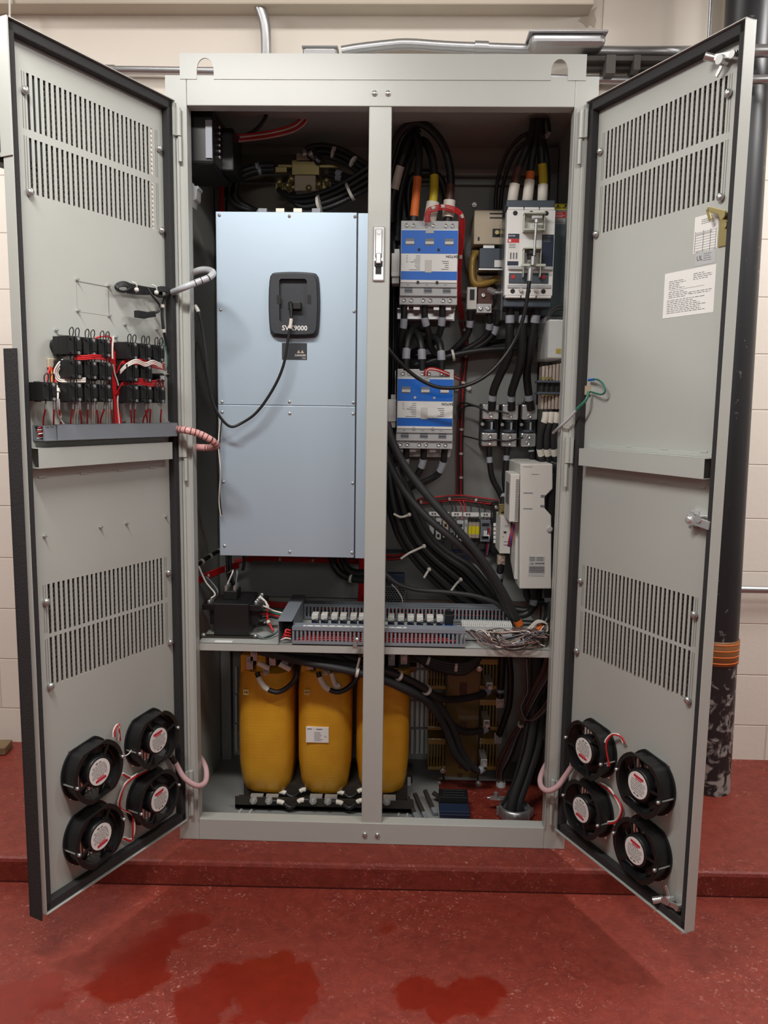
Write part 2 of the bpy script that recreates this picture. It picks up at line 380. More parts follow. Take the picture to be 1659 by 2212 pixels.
# ================================================================== the room
b = B().prism([(-5, -7), (5, -7), (5, -.061), (-5, -.181)], (0, 0, -.078), EX, EY, (0, 0, -.1)); struct('floor', b, FLOOR)
b = B().prism([(-5, -.181), (5, -.061), (5, .75), (-5, .75)], (0, 0, -.085), EX, EY, (0, 0, .085)); o = struct('trim_1', b, FLOOR, bev=.012)
b = B().box(-5, 5, .7, .85, -.1, 3.2); struct('wall_back', b, WALL)
zb = U(600, 36, .7)[2]; yb0 = UZ(600, 9, zb)[1]
b = B().box(-5, U(1276, 40, .66)[0], yb0, .71, zb, 3.2); struct('trim_2', b, PLASTER, bev=.006)
b = B().box(-5, U(1303, 20, .69)[0], .692, .71, 2.42, 3.2); struct('trim_6', b, PLASTERL, bev=.003)
FARW = mat('far wall paint', (150, 146, 138), .7)
CEILM = mat('white ceiling paint', (170, 168, 160), .7, bump=.1, bscale=20)
b = B().box(-5, 5, -6.5, .8, 3.1, 3.2); struct('ceiling', b, CEILM)
b = B().box(-3.6, -3.5, -6.5, .8, -.1, 3.2); struct('wall_left', b, FARW)
b = B().box(3.5, 3.6, -6.5, .8, -.1, 3.2); struct('wall_right', b, FARW)
b = B().box(-5, 5, -6.5, -6.4, -.1, 3.2); struct('wall_front', b, FARW)
x0, x1 = U(1303, 20, .69)[0], U(1530, 20, .69)[0]
b = B().box(x0, x1, .682, .71, U(1300, 100, .68)[2], 3.2); struct('trim_3', b, PLASTERL, bev=.004)
xx = U(1562, 20, .69)[0]
b = B().box(xx, xx+.055, .66, .71, U(1560, 100, .68)[2]-.02, 3.2); struct('trim_4', b, PLASTER, bev=.004)
# broken plaster under the end of the beam
random.seed(3)
b = B(); pl = []
for px, py in ((1250, 44), (1262, 52), (1268, 60), (1275, 52), (1284, 60), (1288, 44), (1284, 28), (1290, 14), (1280, 20), (1270, 30), (1258, 34)):
    q = U(px, py, .69); pl.append((q[0], q[2]))
b.prism(pl, (0, .69, 0), EX, EZ, (0, .015, 0)); struct('trim_5', b, PLASTER)
# ------------------------------------------------------------------ pipes and conduits behind the cabinet
def pipe(label, pts, r, name='steel_conduit', cat='conduit', m=GALV, group=None, cps=()):
    S = spline(pts, 8); o = tag(mk(name, B().tube(S, r, 16), m), label, cat, group)
    for t in cps: mk('coupling', B().tube(sub(S, t-.012, t+.012), r*1.25, 16), GALV, o)
    return o
P = lambda px, py, Y: U(px, py, Y)
pipe('galvanised conduit bending up the wall above the cabinet header', [P(545, -60, .64), P(552, -5, .64), P(566, 28, .64), P(573, 60, .64), P(575, 110, .64), P(575, 210, .64)], .0185)
z = P(400, 153, .66)[2]
pipe('thin horizontal conduit seen through the lifting hole', [(-2.2, .66, z+.012), (-.73, .66, z), (.3, .66, z-.014), tuple(U(1300, 173, .66)), tuple(U(1470, 174, .655)), tuple(U(1605, 172, .34)), tuple(U(1900, 170, .33))], .0135, cps=(.29, .55))
b1 = P(735, 112, .655)
pipe('thick horizontal conduit with a bent end running over the cabinet', [P(738, 112, .655), P(775, 106, .655), P(835, 99, .655), P(885, 96, .655), P(1000, 103, .655), P(1300, 112, .655), P(1470, 112, .655), P(1605, 110, .34), P(1900, 110, .33)], .019, cps=(.25,))
b = B(); fr(b, 653, 99, 728, 160, .60, .1); e = thing('junction_box', 'low grey junction box behind the cabinet header, left end of the thick conduit', 'junction box', U(690, 160, .65))
mk('body', b, GALV, e, .012, seg=3); b = B(); fr(b, 651, 97, 730, 102, .595, .105); mk('lid', b, GALV, e, .004)
e = thing('pull_box', 'wide rounded galvanised box on top of the thick conduit', 'junction box', U(1228, 97, .62))
b = B(); fr(b, 1146, 68, 1311, 97, .57, .12); mk('body', b, GALV, e, .03, seg=4); b = B(); fr(b, 1143, 63, 1315, 69, .565, .13); mk('lid', b, GALV, e, .006, seg=3)
b = B(); fr(b, 1262, 121, 1750, 131, .62, .07); fr(b, 1262, 131, 1750, 150, .66, .03); fr(b, 1310, 118, 1330, 158, .6, .08); fr(b, 1370, 118, 1384, 150, .6, .08)
solo('strut_channel', b, RUST, 'dark steel channel on the wall under the thick conduit', 'bracket')
for px, py0, py1, r, lb in ((21, -60, 60, .0035, 'thin white rod hanging beside the left door top'), (1531, -60, 96, .007, 'grey threaded rod hanging behind the right door top'), (1590, -60, 90, .0035, 'thin bright rod beside the black pipe')):
    Y = .6
    solo('hanging_rod', B().cyl(U(px+ (8 if px > 1500 else 0), py0, Y), U(px, py1, Y), r, 8), GALV if px > 100 else WHITE, lb, 'rod')
e = thing('drain_pipe', 'thick black vertical pipe with a scraped grey foot beside the right door', 'pipe', (1.226, .45, 0))
mk('pipe_shaft', B().tube([(1.226, .45, .0), (1.222, .45, .3), (1.21, .45, 1), (1.196, .45, 2), (1.178, .45, 3.1)], .075, 32), PIPEM, e)
b = B(); zc0, zc1 = U(1560, 1437, .4)[2], U(1560, 1384, .4)[2]; b.lathe([(.076, zc0), (.0785, zc0+.002), (.0785, zc1-.002), (.076, zc1)], (1.219, .45, 0), EZ, 32); bd = mk('tape_band', b, BANDB, e)
b = B()
for q in range(4):
    zz = zc0+(zc1-zc0)*(q+.4)/4; b.lathe([(.078, zz), (.0795, zz+.001), (.0795, zz+.004), (.078, zz+.005)], (1.219, .45, 0), EZ, 32)
mk('orange_stripe', b, ORANGE, bd)
zr = U(1630, 1278, .62)[2]
pipe('low horizontal conduit on the wall right of the black pipe', [(1.0, .655, zr), (1.6, .655, zr), (2.6, .655, zr)], .014)
b = B(); b.prism([(0, 0), (.34, .07), (.33, .15), (.02, .13), (-.4, .05), (-.4, -.04)], (-1.80, .50, .002), EX, EY, (0, 0, .03)); solo('wooden_plank', b, WOOD, 'weathered brown plank lying on the red plinth at the left wall', 'plank', bev=.003)
# ================================================================== the cabinet
W2 = .61; ZT = 2.2975; ZOB, ZOT = .0702, 2.2155; XOL, XOR, XPL, XPR = -.5487, .5446, -.0316, .0327; DEP = .62
cab = thing('electrical_cabinet', 'tall open grey electrical cabinet with both doors swung out', 'cabinet', (0, .3, 0))
b = B()
b.box(-W2, -W2+.003, .002, DEP, 0, ZT); b.box(W2-.003, W2, .002, DEP, 0, ZT); b.box(-W2, W2, DEP-.003, DEP, 0, ZT); b.box(-W2, W2, .002, DEP, ZT-.003, ZT)
mk('cabinet_shell', b, PAINT, cab)
b = B()
b.box(-W2, XOL, 0, .045, 0, ZT); b.box(XOR, W2, 0, .045, 0, ZT); b.box(XOL, XOR, 0, .045, 0, ZOB); b.box(XOL, XOR, 0, .045, ZOT, ZT)
mk('face_frame', b, PAINT, cab, .002)
b = B()
pass
pass
for x in (-.575, .572): mk('door_rail', B().box(x-.004, x+.004, -.006, .002, .08, 2.2), PAINT, cab, .001)
for x in (XOL-.001, XOR-.001): mk('opening_lip', B().box(x, x+.002, -.006, .0, ZOB, ZOT), PAINT, cab)
b = B().box(XPL, XPR, .003, .05, ZOB-.004, ZOT+.003); mk('center_post', b, PAINT, cab, .003)
# lifting rail with two half-round holes
def notch(xc, r):
    return [(xc+r*math.cos(t)*1., .012+.028*math.sin(t)) for t in np.linspace(0, math.pi, 14)]
def holex(p0, p1): return (U(p0, 157, 0)[0]+U(p1, 157, 0)[0])/2, (U(p1, 157, 0)[0]-U(p0, 157, 0)[0])/2
hl_, rl_ = holex(425, 462); hr_, rr_ = holex(1190, 1227)
b = B(); Zh = 2.35415-ZT
def rail(xa, xb):
    b.box(xa, xb, -.002, .003, ZT-.012, ZT+Zh)
rail(-.56627, hl_-rl_); rail(hl_+rl_, hr_-rr_); rail(hr_+rr_, .57256)
for xc, r in ((hl_, rl_), (hr_, rr_)):
    arc = [(xc+r*math.cos(t), .004+.040*math.sin(t)**.8) for t in np.linspace(0, math.pi, 15)]
    for (xa, za), (xb, zb_) in zip(arc[:-1], arc[1:]):
        b.prism([(xa, za), (xb, zb_), (xb, Zh), (xa, Zh)], (0, -.002, ZT), EX, EZ, (0, .005, 0))
mk('lifting_rail', b, PAINT, cab)
for px, py in ((809, 202), (838, 202), (788, 1802), (815, 1803)):
    c = U(px, py, 0); mk('bolt', B().lathe([(.008, 0), (.008, .003), (.006, .006), (.002, .007), (1e-5, .007)], c, (0, -1, 0), 12), STEEL, cab)
b = B().box(-.607, .23, .045, .60, .004, .012); b.box(.23, .607, .45, .60, .004, .012); mk('floor_plate', b, DARKPAINT, cab)
# rear mounting panel
b = B(); b.box(-.56, .56, .57, .575, .66, 2.15); b.box(-.56, .56, .545, .575, 2.15, 2.153); mk('mounting_panel', b, DARKPAINT, cab); mk('cross_rail', B().box(-.58, .58, .575, .60, 2.19, 2.21), PAINT, cab)
b = B(); b.box(-.56, .50, .58, .584, .12, .58); mk('lower_panel', b, DARKPAINT, cab)
b = B()
for x in (-.585, .585):
    b.box(x-.018, x+.018, .56, .60, .01, 2.28)
mk('corner_upright', b, DARKPAINT, cab)
# shelf
zs = U(600, 1392, .04)[2]; zl = U(600, 1411, .035)[2]
b = B(); b.box(-.555, .553, .0455, .575, zs-.0045, zs-.0005); b.box(-.555, .553, .0455, .049, zl, zs-.0005); mk('shelf', b, PAINT, cab, .0015)
sk = B(); c0 = UZ(462, 1387, zs+.001); c1 = UZ(505, 1381, zs+.001); sk.box(c0[0], c1[0], c0[1], c0[1]+.022, zs, zs+.0006); mk('paper_sticker', sk, PAPER, cab)
c = UZ(767, 1400, zs); b = B().cyl(c, c+EZ*.012, .008, 6); b.cyl(c+EZ*.012, c+EZ*.026+EX*.006, .005, 8); b.ball(c+EZ*.027+EX*.006, .008); mk('bolt', b, STEEL, cab)
# latch keeper on the centre post
b = B(); b.mi = 0; X0, X1, Z0, Z1 = rect(805, 488, 831, 607, -.002)
b.box(X0, X1, -.004, .003, Z0, Z1); kp = mk('latch_keeper', b, CHROME, cab, .004)
b = B(); h = Z1-Z0; xm = (X0+X1)/2; hw = (X1-X0)/2
b.box(xm-hw*.62, xm+hw*.62, -.014, -.004, Z0+h*.42, Z1-h*.06); b.box(xm-hw*.45, xm+hw*.45, -.018, -.004, Z0+h*.3, Z0+h*.5); b.cyl((xm, -.014, Z1-h*.13), (xm, -.017, Z1-h*.13), hw*.35, 12)
mk('keeper_bracket', b, CHROME, kp, .003)
b = B(); b.box(xm-hw*.7, xm+hw*.7, -.010, -.004, Z0+h*.26, Z0+h*.36); b.box(xm-hw*.5, xm+hw*.5, -.006, -.003, Z0+h*.12, Z0+h*.26); mk('keeper_slot', b, BLK, kp)
# white bars paint the light coming through the rear vent, low right bay
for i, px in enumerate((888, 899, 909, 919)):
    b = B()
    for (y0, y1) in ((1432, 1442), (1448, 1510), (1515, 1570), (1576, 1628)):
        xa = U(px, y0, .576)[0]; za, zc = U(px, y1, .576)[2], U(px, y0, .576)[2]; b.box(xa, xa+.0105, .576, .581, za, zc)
    mk('vent_light_bar', b, WHITE, cab)
# ------------------------------------------------------------------ doors
DWD, DZ0, DZ1 = .5454, .0703, 2.2263
def slot_rects(k):
    R = []
    for za, zb_ in ((2.010, 2.136), (1.866, 1.992), (.792, .921), (.656, .783)):
        for i in range(27):
            u = .06+.4075*i/26; R.append((u, u+.0078, za, zb_))
    for za, zb_ in ((.325, .46), (.14, .275)):
        for cu in ((.148, .374)):
            for j in range(10):
                u = cu-.0625+.0125*j; R.append((u, u+.0075, za, zb_))
    return R
def holed(b, k, rects, u0, u1, z0, z1, y0, y1):
    """a sheet from y0 to y1 with rectangular through holes"""
    bands = sorted({(r[2], r[3]) for r in rects}); zprev = z0
    def bx(a, e, c, d): b.box(k*a, k*e, y0, y1, c, d)
    for za, zb_ in bands:
        bx(u0, u1, zprev, za); rs = sorted(r for r in rects if (r[2], r[3]) == (za, zb_)); p = u0
        for r in rs:
            if r[0] > p+1e-6: bx(p, r[0], za, zb_)
            p = r[1]
        bx(p, u1, za, zb_); zprev = zb_
    bx(u0, u1, zprev, z1)
def make_door(s):
    H, u, N, k = door_axes(s)
    M = door_mat(s, 0, 0, 0)
    side = 'left' if s == 'L' else 'right'
    b = B(); holed(b, k, slot_rects(k), .0, DWD, DZ0, DZ1, -.032, -.030)
    t = .002
    b.box(0, k*DWD, -.030, 0, DZ0, DZ0+t); b.box(0, k*DWD, -.030, 0, DZ1-t, DZ1); b.box(0, k*t, -.030, 0, DZ0, DZ1); b.box(k*(DWD-t), k*DWD, -.030, 0, DZ0, DZ1)
    # folded channel round the edge
    me_o = bpy.data.objects
    V = np.array(b.v); Mn = np.array(M); b.v = [tuple(q) for q in V@Mn[:3, :3].T+Mn[:3, 3]]
    d = mk('door', b, PAINT, cab); d['label'] = 'grey %s door swung open, inner face showing' % side
    I = MW[d].inverted()
    def sp(name, bb, m, bev=0, label=None):
        A = np.array(bb.v); bb.v = [tuple(q) for q in A@Mn[:3, :3].T+Mn[:3, 3]]
        return mk(name, bb, m, d, bev, label=label)
    g = B(); w = .024; e = .0035
    g.box(k*e, k*(DWD-e), -.030, -.006, DZ1-e-w, DZ1-e); g.box(k*e, k*(DWD-e), -.030, -.006, DZ0+e, DZ0+e+w)
    g.box(k*e, k*(e+w*.8), -.030, -.006, DZ0+e, DZ1-e); g.box(k*(DWD-e-w*.8), k*(DWD-e), -.030, -.006, DZ0+e, DZ1-e)
    sp('gasket', g, GASK, .003)
    for z0, z1 in ((1.855, 2.148), (.645, .933)):
        f = B(); zm = (z0+z1)/2
        # expanded metal behind the slots
        n = 0; U0, U1 = .056, .472; pit = .0125
        for sg in (1, -1):
            c = -(z1-z0)
            while c < U1-U0:
                pa = (max(0, c), 0.); L0 = max(0., -c); L1 = min(z1-z0, U1-U0-c)
                if L1 > L0+.002:
                    a0, z_0 = (c+L0, L0); a1, z_1 = (c+L1, L1)
                    if sg < 0: a0, a1 = (U1-U0)-a0, (U1-U0)-a1
                    f.bar((k*(U0+a0), -.0375+.0006*sg, z0+z_0), (k*(U0+a1), -.0375+.0006*sg, z0+z_1), .0012, .0010, (0, 1, 0))
                c += pit
        sp('mesh_screen', f, MESHW)
        for uu in (.042, .0485, .481, .4875):
            for za, zb_ in ((z0+.012, zm-.008), (zm+.008, z1-.012)): sp('edge_groove', B().box(k*uu, k*(uu+.0022), -.0305, -.0297, za, zb_), GROOVE)
        f = B()     # outer louvre hood: side cheeks and overlapping sloped slats
        ua = .069 if (s == 'L' and z0 > 1) else .045
        f.box(k*ua, k*(ua+.002), -.066, -.032, z0, z1); f.box(k*.486, k*.488, -.066, -.032, z0, z1); f.box(k*ua, k*.488, -.066, -.032, z1, z1+.002)
        nl = 9
        for i in range(nl):
            zz = z0+(z1-z0)*i/nl; zq = zz+(z1-z0)/nl+.006
            f.hexa([(k*ua, -.066, zz), (k*.488, -.066, zz), (k*.488, -.0645, zz), (k*ua, -.0645, zz), (k*ua, -.050, zq), (k*.488, -.050, zq), (k*.488, -.0485, zq), (k*ua, -.0485, zq)])
        sp('louver_hood', f, HOOD)
        for uu, zz in ((.485, z1-.055), (.482, z0+.012), (.039, z1-.06), (.037, z0+.012)):
            c = B(); c.lathe([(.0072, 0), (.0072, .003), (.0095, .004), (.0095, .009), (.006, .0125), (1e-5, .013)], (k*uu, -.030, zz), (0, 1, 0), 12); sp('screw', c, STEEL)
    # hat-section stiffener
    z0, z1, u0, u1 = 1.216, 1.266, .045, .515
    f = B(); f.box(k*u0, k*u1, -.030, -.028, z0-.022, z0); f.box(k*u0, k*u1, -.030, -.028, z1, z1+.012)
    f.box(k*u0, k*u1, -.030, .006, z1-.002, z1); f.box(k*u0, k*u1, -.030, .006, z0, z0+.002); f.box(k*u0, k*u1, .004, .006, z0, z1)
    for q in (.1, .36, .64, .92):
        uu = u0+(u1-u0)*q; f.box(k*(uu-.012), k*(uu+.012), -.030, -.027, z0-.026, z0-.021); f.box(k*(uu-.012), k*(uu+.012), -.030, -.027, z1+.011, z1+.015)
    sp('stiffener', f, PAINT, .001)
    # hinges
    for zz in (2.13, 1.22, .16):
        f = B(); f.cyl((k*-.004, .009, zz), (k*-.004, .009, zz+.075), .0075, 12); f.cyl((k*-.004, .012, zz-.07), (k*-.004, .012, zz-.003), .0055, 12); f.box(k*-.004, k*.012, 0, .004, zz, zz+.075); sp('hinge', f, PAINT, .0)
    return d, sp, k
doorL, spL, _ = make_door('L')
doorR, spR, _ = make_door('R')
# left door extras: grooved square, studs, edge strips
def dl(px, py, n=-.03, s='L'):
    H, u, N, k = door_axes(s); q = DW(s, px, py, n)-H; return q@u*k, q@N, q[2]
f = B(); a = dl(165, 606); c = dl(236, 683); t = .0022
f.box(a[0], c[0], -.0300, -.0294, a[2]-t, a[2]); f.box(a[0], c[0], -.0300, -.0297, c[2], c[2]+t/3); f.box(c[0], c[0]+t, -.0300, -.0294, c[2], a[2]); f.box(a[0], a[0]+t/3, -.03, -.0297, c[2], a[2])
spL('cutout_groove', f, GROOVE)
f = B(); a = dl(125, 722); c = dl(243, 738); f.box(a[0], c[0], -.03, -.0294, a[2]-t, a[2]); a = dl(250, 737); c = dl(352, 745); f.box(a[0], c[0], -.03, -.0294, a[2]-t, a[2]); spL('plate_edge', f, GROOVE)
for px, py in ((165, 604), (233, 617), (167, 671), (235, 682), (269, 701), (120, 713), (249, 728), (337, 711), (343, 739), (128, 868), (256, 868), (343, 871), (265, 911), (361, 912), (358, 808), (95, 1158), (216, 1138), (272, 1130), (357, 1115), (229, 723)):
    c = dl(px, py); f = B(); f.cyl(c, (c[0], c[1]+.010, c[2]), .0022, 8); f.lathe([(.0048, 0), (.0048, .004)], (c[0], c[1], c[2]), (0, 1, 0), 6); spL('stud', f, STEEL)
zt = DZ1+.002; zm0 = 1.93; ze = dl(25, 750, 0)[2]
f = B(); f.box(DWD, DWD+.0025, -.040, .0005, zm0, zt-.002); spL('edge_plate', f, PAINT, .0005)
f = B(); f.box(DWD-.12, DWD+.004, -.105, -.036, zm0+.008, zt-.012); f.box(DWD-.12, DWD+.006, -.105, -.060, zm0-.004, zm0+.008); spL('switch_cover', f, GREYBOX, .004)
f = B(); f.box(DWD, DWD+.004, -.054, -.014, DZ0-.018, ze); f.box(DWD-.02, DWD+.0045, -.058, -.054, DZ0-.018, ze); spL('edge_flap', f, GASK, .001, 'dark rubber sealing flap along the free edge')
# right door: latch, latch rollers, hook, stickers
def roller(zc, sg):
    f = B(); f.cyl((-.507, -.030, zc), (-.507, -.004, zc), .009, 12); f.bar((-.515, -.012, zc), (-.455, -.008, zc+.012*sg), .014, .006, (0, 1, 0)); f.cyl((-.452, -.016, zc+.012*sg), (-.437, .006, zc+.02*sg), .009, 12); f.cyl((-.475, -.022, zc), (-.475, 0, zc), .011, 12)
    f.bar((-.48, -.014, zc), (-.458, -.012, zc-.03*sg), .01, .004, (0, 1, 0))
    spR('rod_roller', f, STEEL, .001)
roller(2.165, 1); roller(.118, -1)
c = dl(1512, 1125, -.02, 'R')
f = B(); f.cyl((c[0], -.03, c[2]), (c[0], -.006, c[2]), .013, 16); f.lathe([(.010, 0), (.010, .006), (.006, .008), (1e-5, .008)], (c[0]+.02, -.006, c[2]), (0, 1, 0), 12); f.bar((c[0]+.03, -.008, c[2]+.004), (c[0]-.045, -.006, c[2]-.006), .022, .006, (0, 1, 0)); f.cyl((c[0]-.012, -.03, c[2]+.008), (c[0]-.012, 0, c[2]+.008), .010, 12)
f.box(c[0]+.012, c[0]+.028, -.03, -.012, c[2]+.012, c[2]+.022); f.box(c[0]+.012, c[0]+.028, -.03, -.012, c[2]-.022, c[2]-.012)
spR('latch_handle', f, CHROME, .002)
c = dl(1570, 485, -.02, 'R'); c2 = dl(1520, 450, -.0, 'R')
f = B(); f.box(c[0]-.012, c[0]+.03, -.03, -.027, c[2]-.045, c[2]+.03); f.bar((c[0], -.012, c[2]+.024), (c2[0], -.012, c2[2]), .012, .003, (0, 1, 0)); f.bar((c2[0], -.012, c2[2]), (c2[0]-.012, -.012, c2[2]-.028), .010, .003, (0, 1, 0)); f.cyl((c[0]-.003, -.03, c[2]+.018), (c[0]-.003, 0, c[2]+.018), .009, 12)
f.cyl((c[0]-.003, -.03, c[2]-.003), (c[0]-.003, -.008, c[2]-.003), .008, 12)
spR('latch_hook', f, BRASS, .001, 'brass toggle hook')
def sticker(name, p0, p1, lines, m=PAPER, extra=None):
    a = dl(*p0, -.03, 'R'); c = dl(*p1, -.03, 'R'); f = B(); f.mi = 0; x0, x1 = min(a[0], c[0]), max(a[0], c[0]); z0, z1 = min(a[2], c[2]), max(a[2], c[2])
    f.box(x0, x1, -.0302, -.0295, z0, z1); f.mi = 1
    for (xa, xb, zz, hh) in lines:      # fractions from the viewer's left and from the top
        f.box(x1-(x1-x0)*xa, x1-(x1-x0)*xb, -.0295, -.0293, z1-(z1-z0)*zz-hh/2, z1-(z1-z0)*zz+hh/2)
    if extra: extra(f, x0, x1, z0, z1)
    A = np.array(f.v); Mn = np.array(door_mat('R', 0, 0, 0)); f.v = [tuple(q) for q in A@Mn[:3, :3].T+Mn[:3, 3]]
    return mk(name, f, [m, INKG, INK], doorR)
random.seed(5)
def dashes(xa, xb, zs, hh=.0015, dens=.8):
    L = []
    for zz in zs:
        x = xa; e = xa+(xb-xa)*random.uniform(.6, 1)
        while x < e:
            w_ = random.uniform(.03, .09); L.append((x, min(e, x+w_), zz, hh)); x += w_+.018
    return L
L1 = dashes(.1, .45, (.20, .24, .28, .32, .36), .0015)+dashes(.58, .95, (.12, .16, .20, .24), .0015)+[(.12, .8, .40, .0008)]+dashes(.1, .6, (.44, .48, .52, .56), .0015)+dashes(.52, .95, (.5, .54), .0015)+dashes(.08, .85, (.62, .66, .70, .74, .78, .82, .86, .90), .0015)
sticker('instruction_label', (1437, 592), (1541, 674), L1)
L2 = dashes(.3, .85, (.12, .17, .22), .0016)+[(.05, .95, z_, .0009) for z_ in (.45, .52, .59, .66, .73, .80, .87, .94)]+[(x_, x_+.02, .7, .05) for x_ in (.05, .4, .7, .93)]+dashes(.1, .9, (.49,), .0016)
sticker('rating_label', (1502, 470), (1548, 538), L2)
def ulx(f, x0, x1, z0, z1):
    f.mi = 2; f.text('UL', (x1-(x1-x0)*.22, -.0293, (z0+z1)/2), (-1, 0, 0), EZ, .016)
sticker('listing_label', (1503, 545), (1545, 567), dashes(.42, .92, (.25, .4, .55, .7), .0016), LGREY, ulx)
# ------------------------------------------------------------------ axial fans on the doors
def make_fan():
    t = thing('axial_fan', 'x', 'fan', (0, 0, 0), group='black axial fans on the cabinet doors')
    def prof(r, n=48):
        P_ = []
        for i in range(n):
            a = 2*math.pi*i/n; x, z = r*math.cos(a), r*math.sin(a); P_.append((x, max(-.0755*r/.086, min(.0755*r/.086, z))))
        return P_
    def ring(b, ro, ri, y0, y1, n=48):
        A = prof(ro, n); Bq = [(ri*math.cos(2*math.pi*i/n), ri*math.sin(2*math.pi*i/n)) for i in range(n)]
        vs = [(x, y0, z) for x, z in A]+[(x, y1, z) for x, z in A]+[(x, y0, z) for x, z in Bq]+[(x, y1, z) for x, z in Bq]; fs = []
        for i in range(n):
            j = (i+1) % n; fs += [(i, j, n+j, n+i), (2*n+i, 3*n+i, 3*n+j, 2*n+j), (n+i, n+j, 3*n+j, 3*n+i), (i, 2*n+i, 2*n+j, j)]
        b.add(vs, fs, True)
    b = B(); ring(b, .086, .074, 0, .005); ring(b, .086, .074, .046, .051)
    n = 48; vs = []; prf = ((.0775, .004), (.0775, .047)); 
    ring(b, .0785, .073, .004, .047)
    h = mk('housing', b, BLK, t)
    md = h.modifiers.new('e', 'EDGE_SPLIT'); md.split_angle = .6
    b = B(); b.lathe([(.043, .02), (.043, .048), (.041, .0505), (1e-5, .0505)], (0, 0, 0), (0, 1, 0), 32); hub = mk('hub', b, BLK, t)
    b = B(); b.mi = 0; b.lathe([(.036, .0505), (.036, .0511), (.0355, .0511), (1e-5, .0511)], (0, 0, 0), (0, 1, 0), 32)
    b.mi = 1
    rnd = random.Random(2)
    for i, zz in enumerate((.020, .015, .010, .005, 0, -.005, -.010)):
        wd = math.sqrt(.032**2-zz*zz); x = -wd*.8
        while x < wd*.75:
            q = rnd.uniform(.003, .01); b.box(x, x+q, .0510, .0517, zz-.0007, zz+.0007); x += q+.002
    b.box(-.010, -.002, .0510, .0517, .025, .028); b.box(.002, .009, .0510, .0517, .025, .029)
    b.mi = 2; b.box(-.018, .018, .0510, .0517, -.0255, -.0185); b.box(-.012, .012, .0510, .0517, -.0165, -.0140)
    hb = mk('hub_label', b, [PAPER, INKG, INKR], hub); [setattr(q, 'use_smooth', False) for q in hb.data.polygons]
    for i in range(5):
        b = B(); a0 = 2*math.pi*i/5
        rs = np.linspace(.042, .070, 5); vs = []
        for r in rs:
            for q in range(5):
                a = a0+(q/4)*.85+(r-.04)*4; vs.append((r*math.cos(a), .012+q/4*.024, r*math.sin(a)))
        fs = [(i_*5+q, i_*5+q+1, (i_+1)*5+q+1, (i_+1)*5+q) for i_ in range(4) for q in range(4)]; b.add(vs, fs, True); bl = mk('blade', b, BLK, t)
        md = bl.modifiers.new('s', 'SOLIDIFY'); md.thickness = .0016
    for a in (2.2, 4.3, -.2+.0):
        b = B().bar((.040*math.cos(a), .0485, .040*math.sin(a)), (.078*math.cos(a), .0485, .078*math.sin(a)), .006, .004, (0, 1, 0)); mk('strut', b, BLK, t)
    for x in (-.081, .081):
        b = B().cyl((x, .0, 0), (x, .056, 0), .0024, 8); b.lathe([(.005, 0), (.0055, .003), (.003, .006), (1e-5, .0065)], (x, .053, 0), (0, 1, 0), 10); b.lathe([(.0045, 0), (.0045, .004)], (x, .051, 0), (0, 1, 0), 6); mk('mounting_bolt', b, STEEL, t)
    return t
fan0 = make_fan(); first = True
for s, sd in (('L', 'left'), ('R', 'right')):
    for uu, zz, ps in ((.374, .392, 'upper fan towards the free edge of the %s door'), (.148, .396, 'upper fan towards the hinge of the %s door'), (.376, .208, 'lower fan towards the free edge of the %s door'), (.148, .213, 'lower fan towards the hinge of the %s door')):
        k = 1 if s == 'L' else -1
        M = door_mat(s, uu, -.0295, zz)
        tilt = {('L', .374): .15, ('L', .148): .12, ('R', .374): -.12, ('R', .148): -.1}[(s, .374 if uu > .3 else .148)]
        flip = math.pi if (uu > .3) == (s == 'R') else 0
        M = M@Matrix.Rotation(flip*0+tilt, 4, 'Y')
        if (s == 'L' and uu < .3) or (s == 'R' and uu > .3): M = M@Matrix.Rotation(math.pi, 4, 'Y')
        lb = 'black axial fan, '+ps % sd
        if first: fan0.matrix_world = M; MW[fan0] = M; fan0['label'] = lb; first = False
        else: dup(fan0, M, lb)
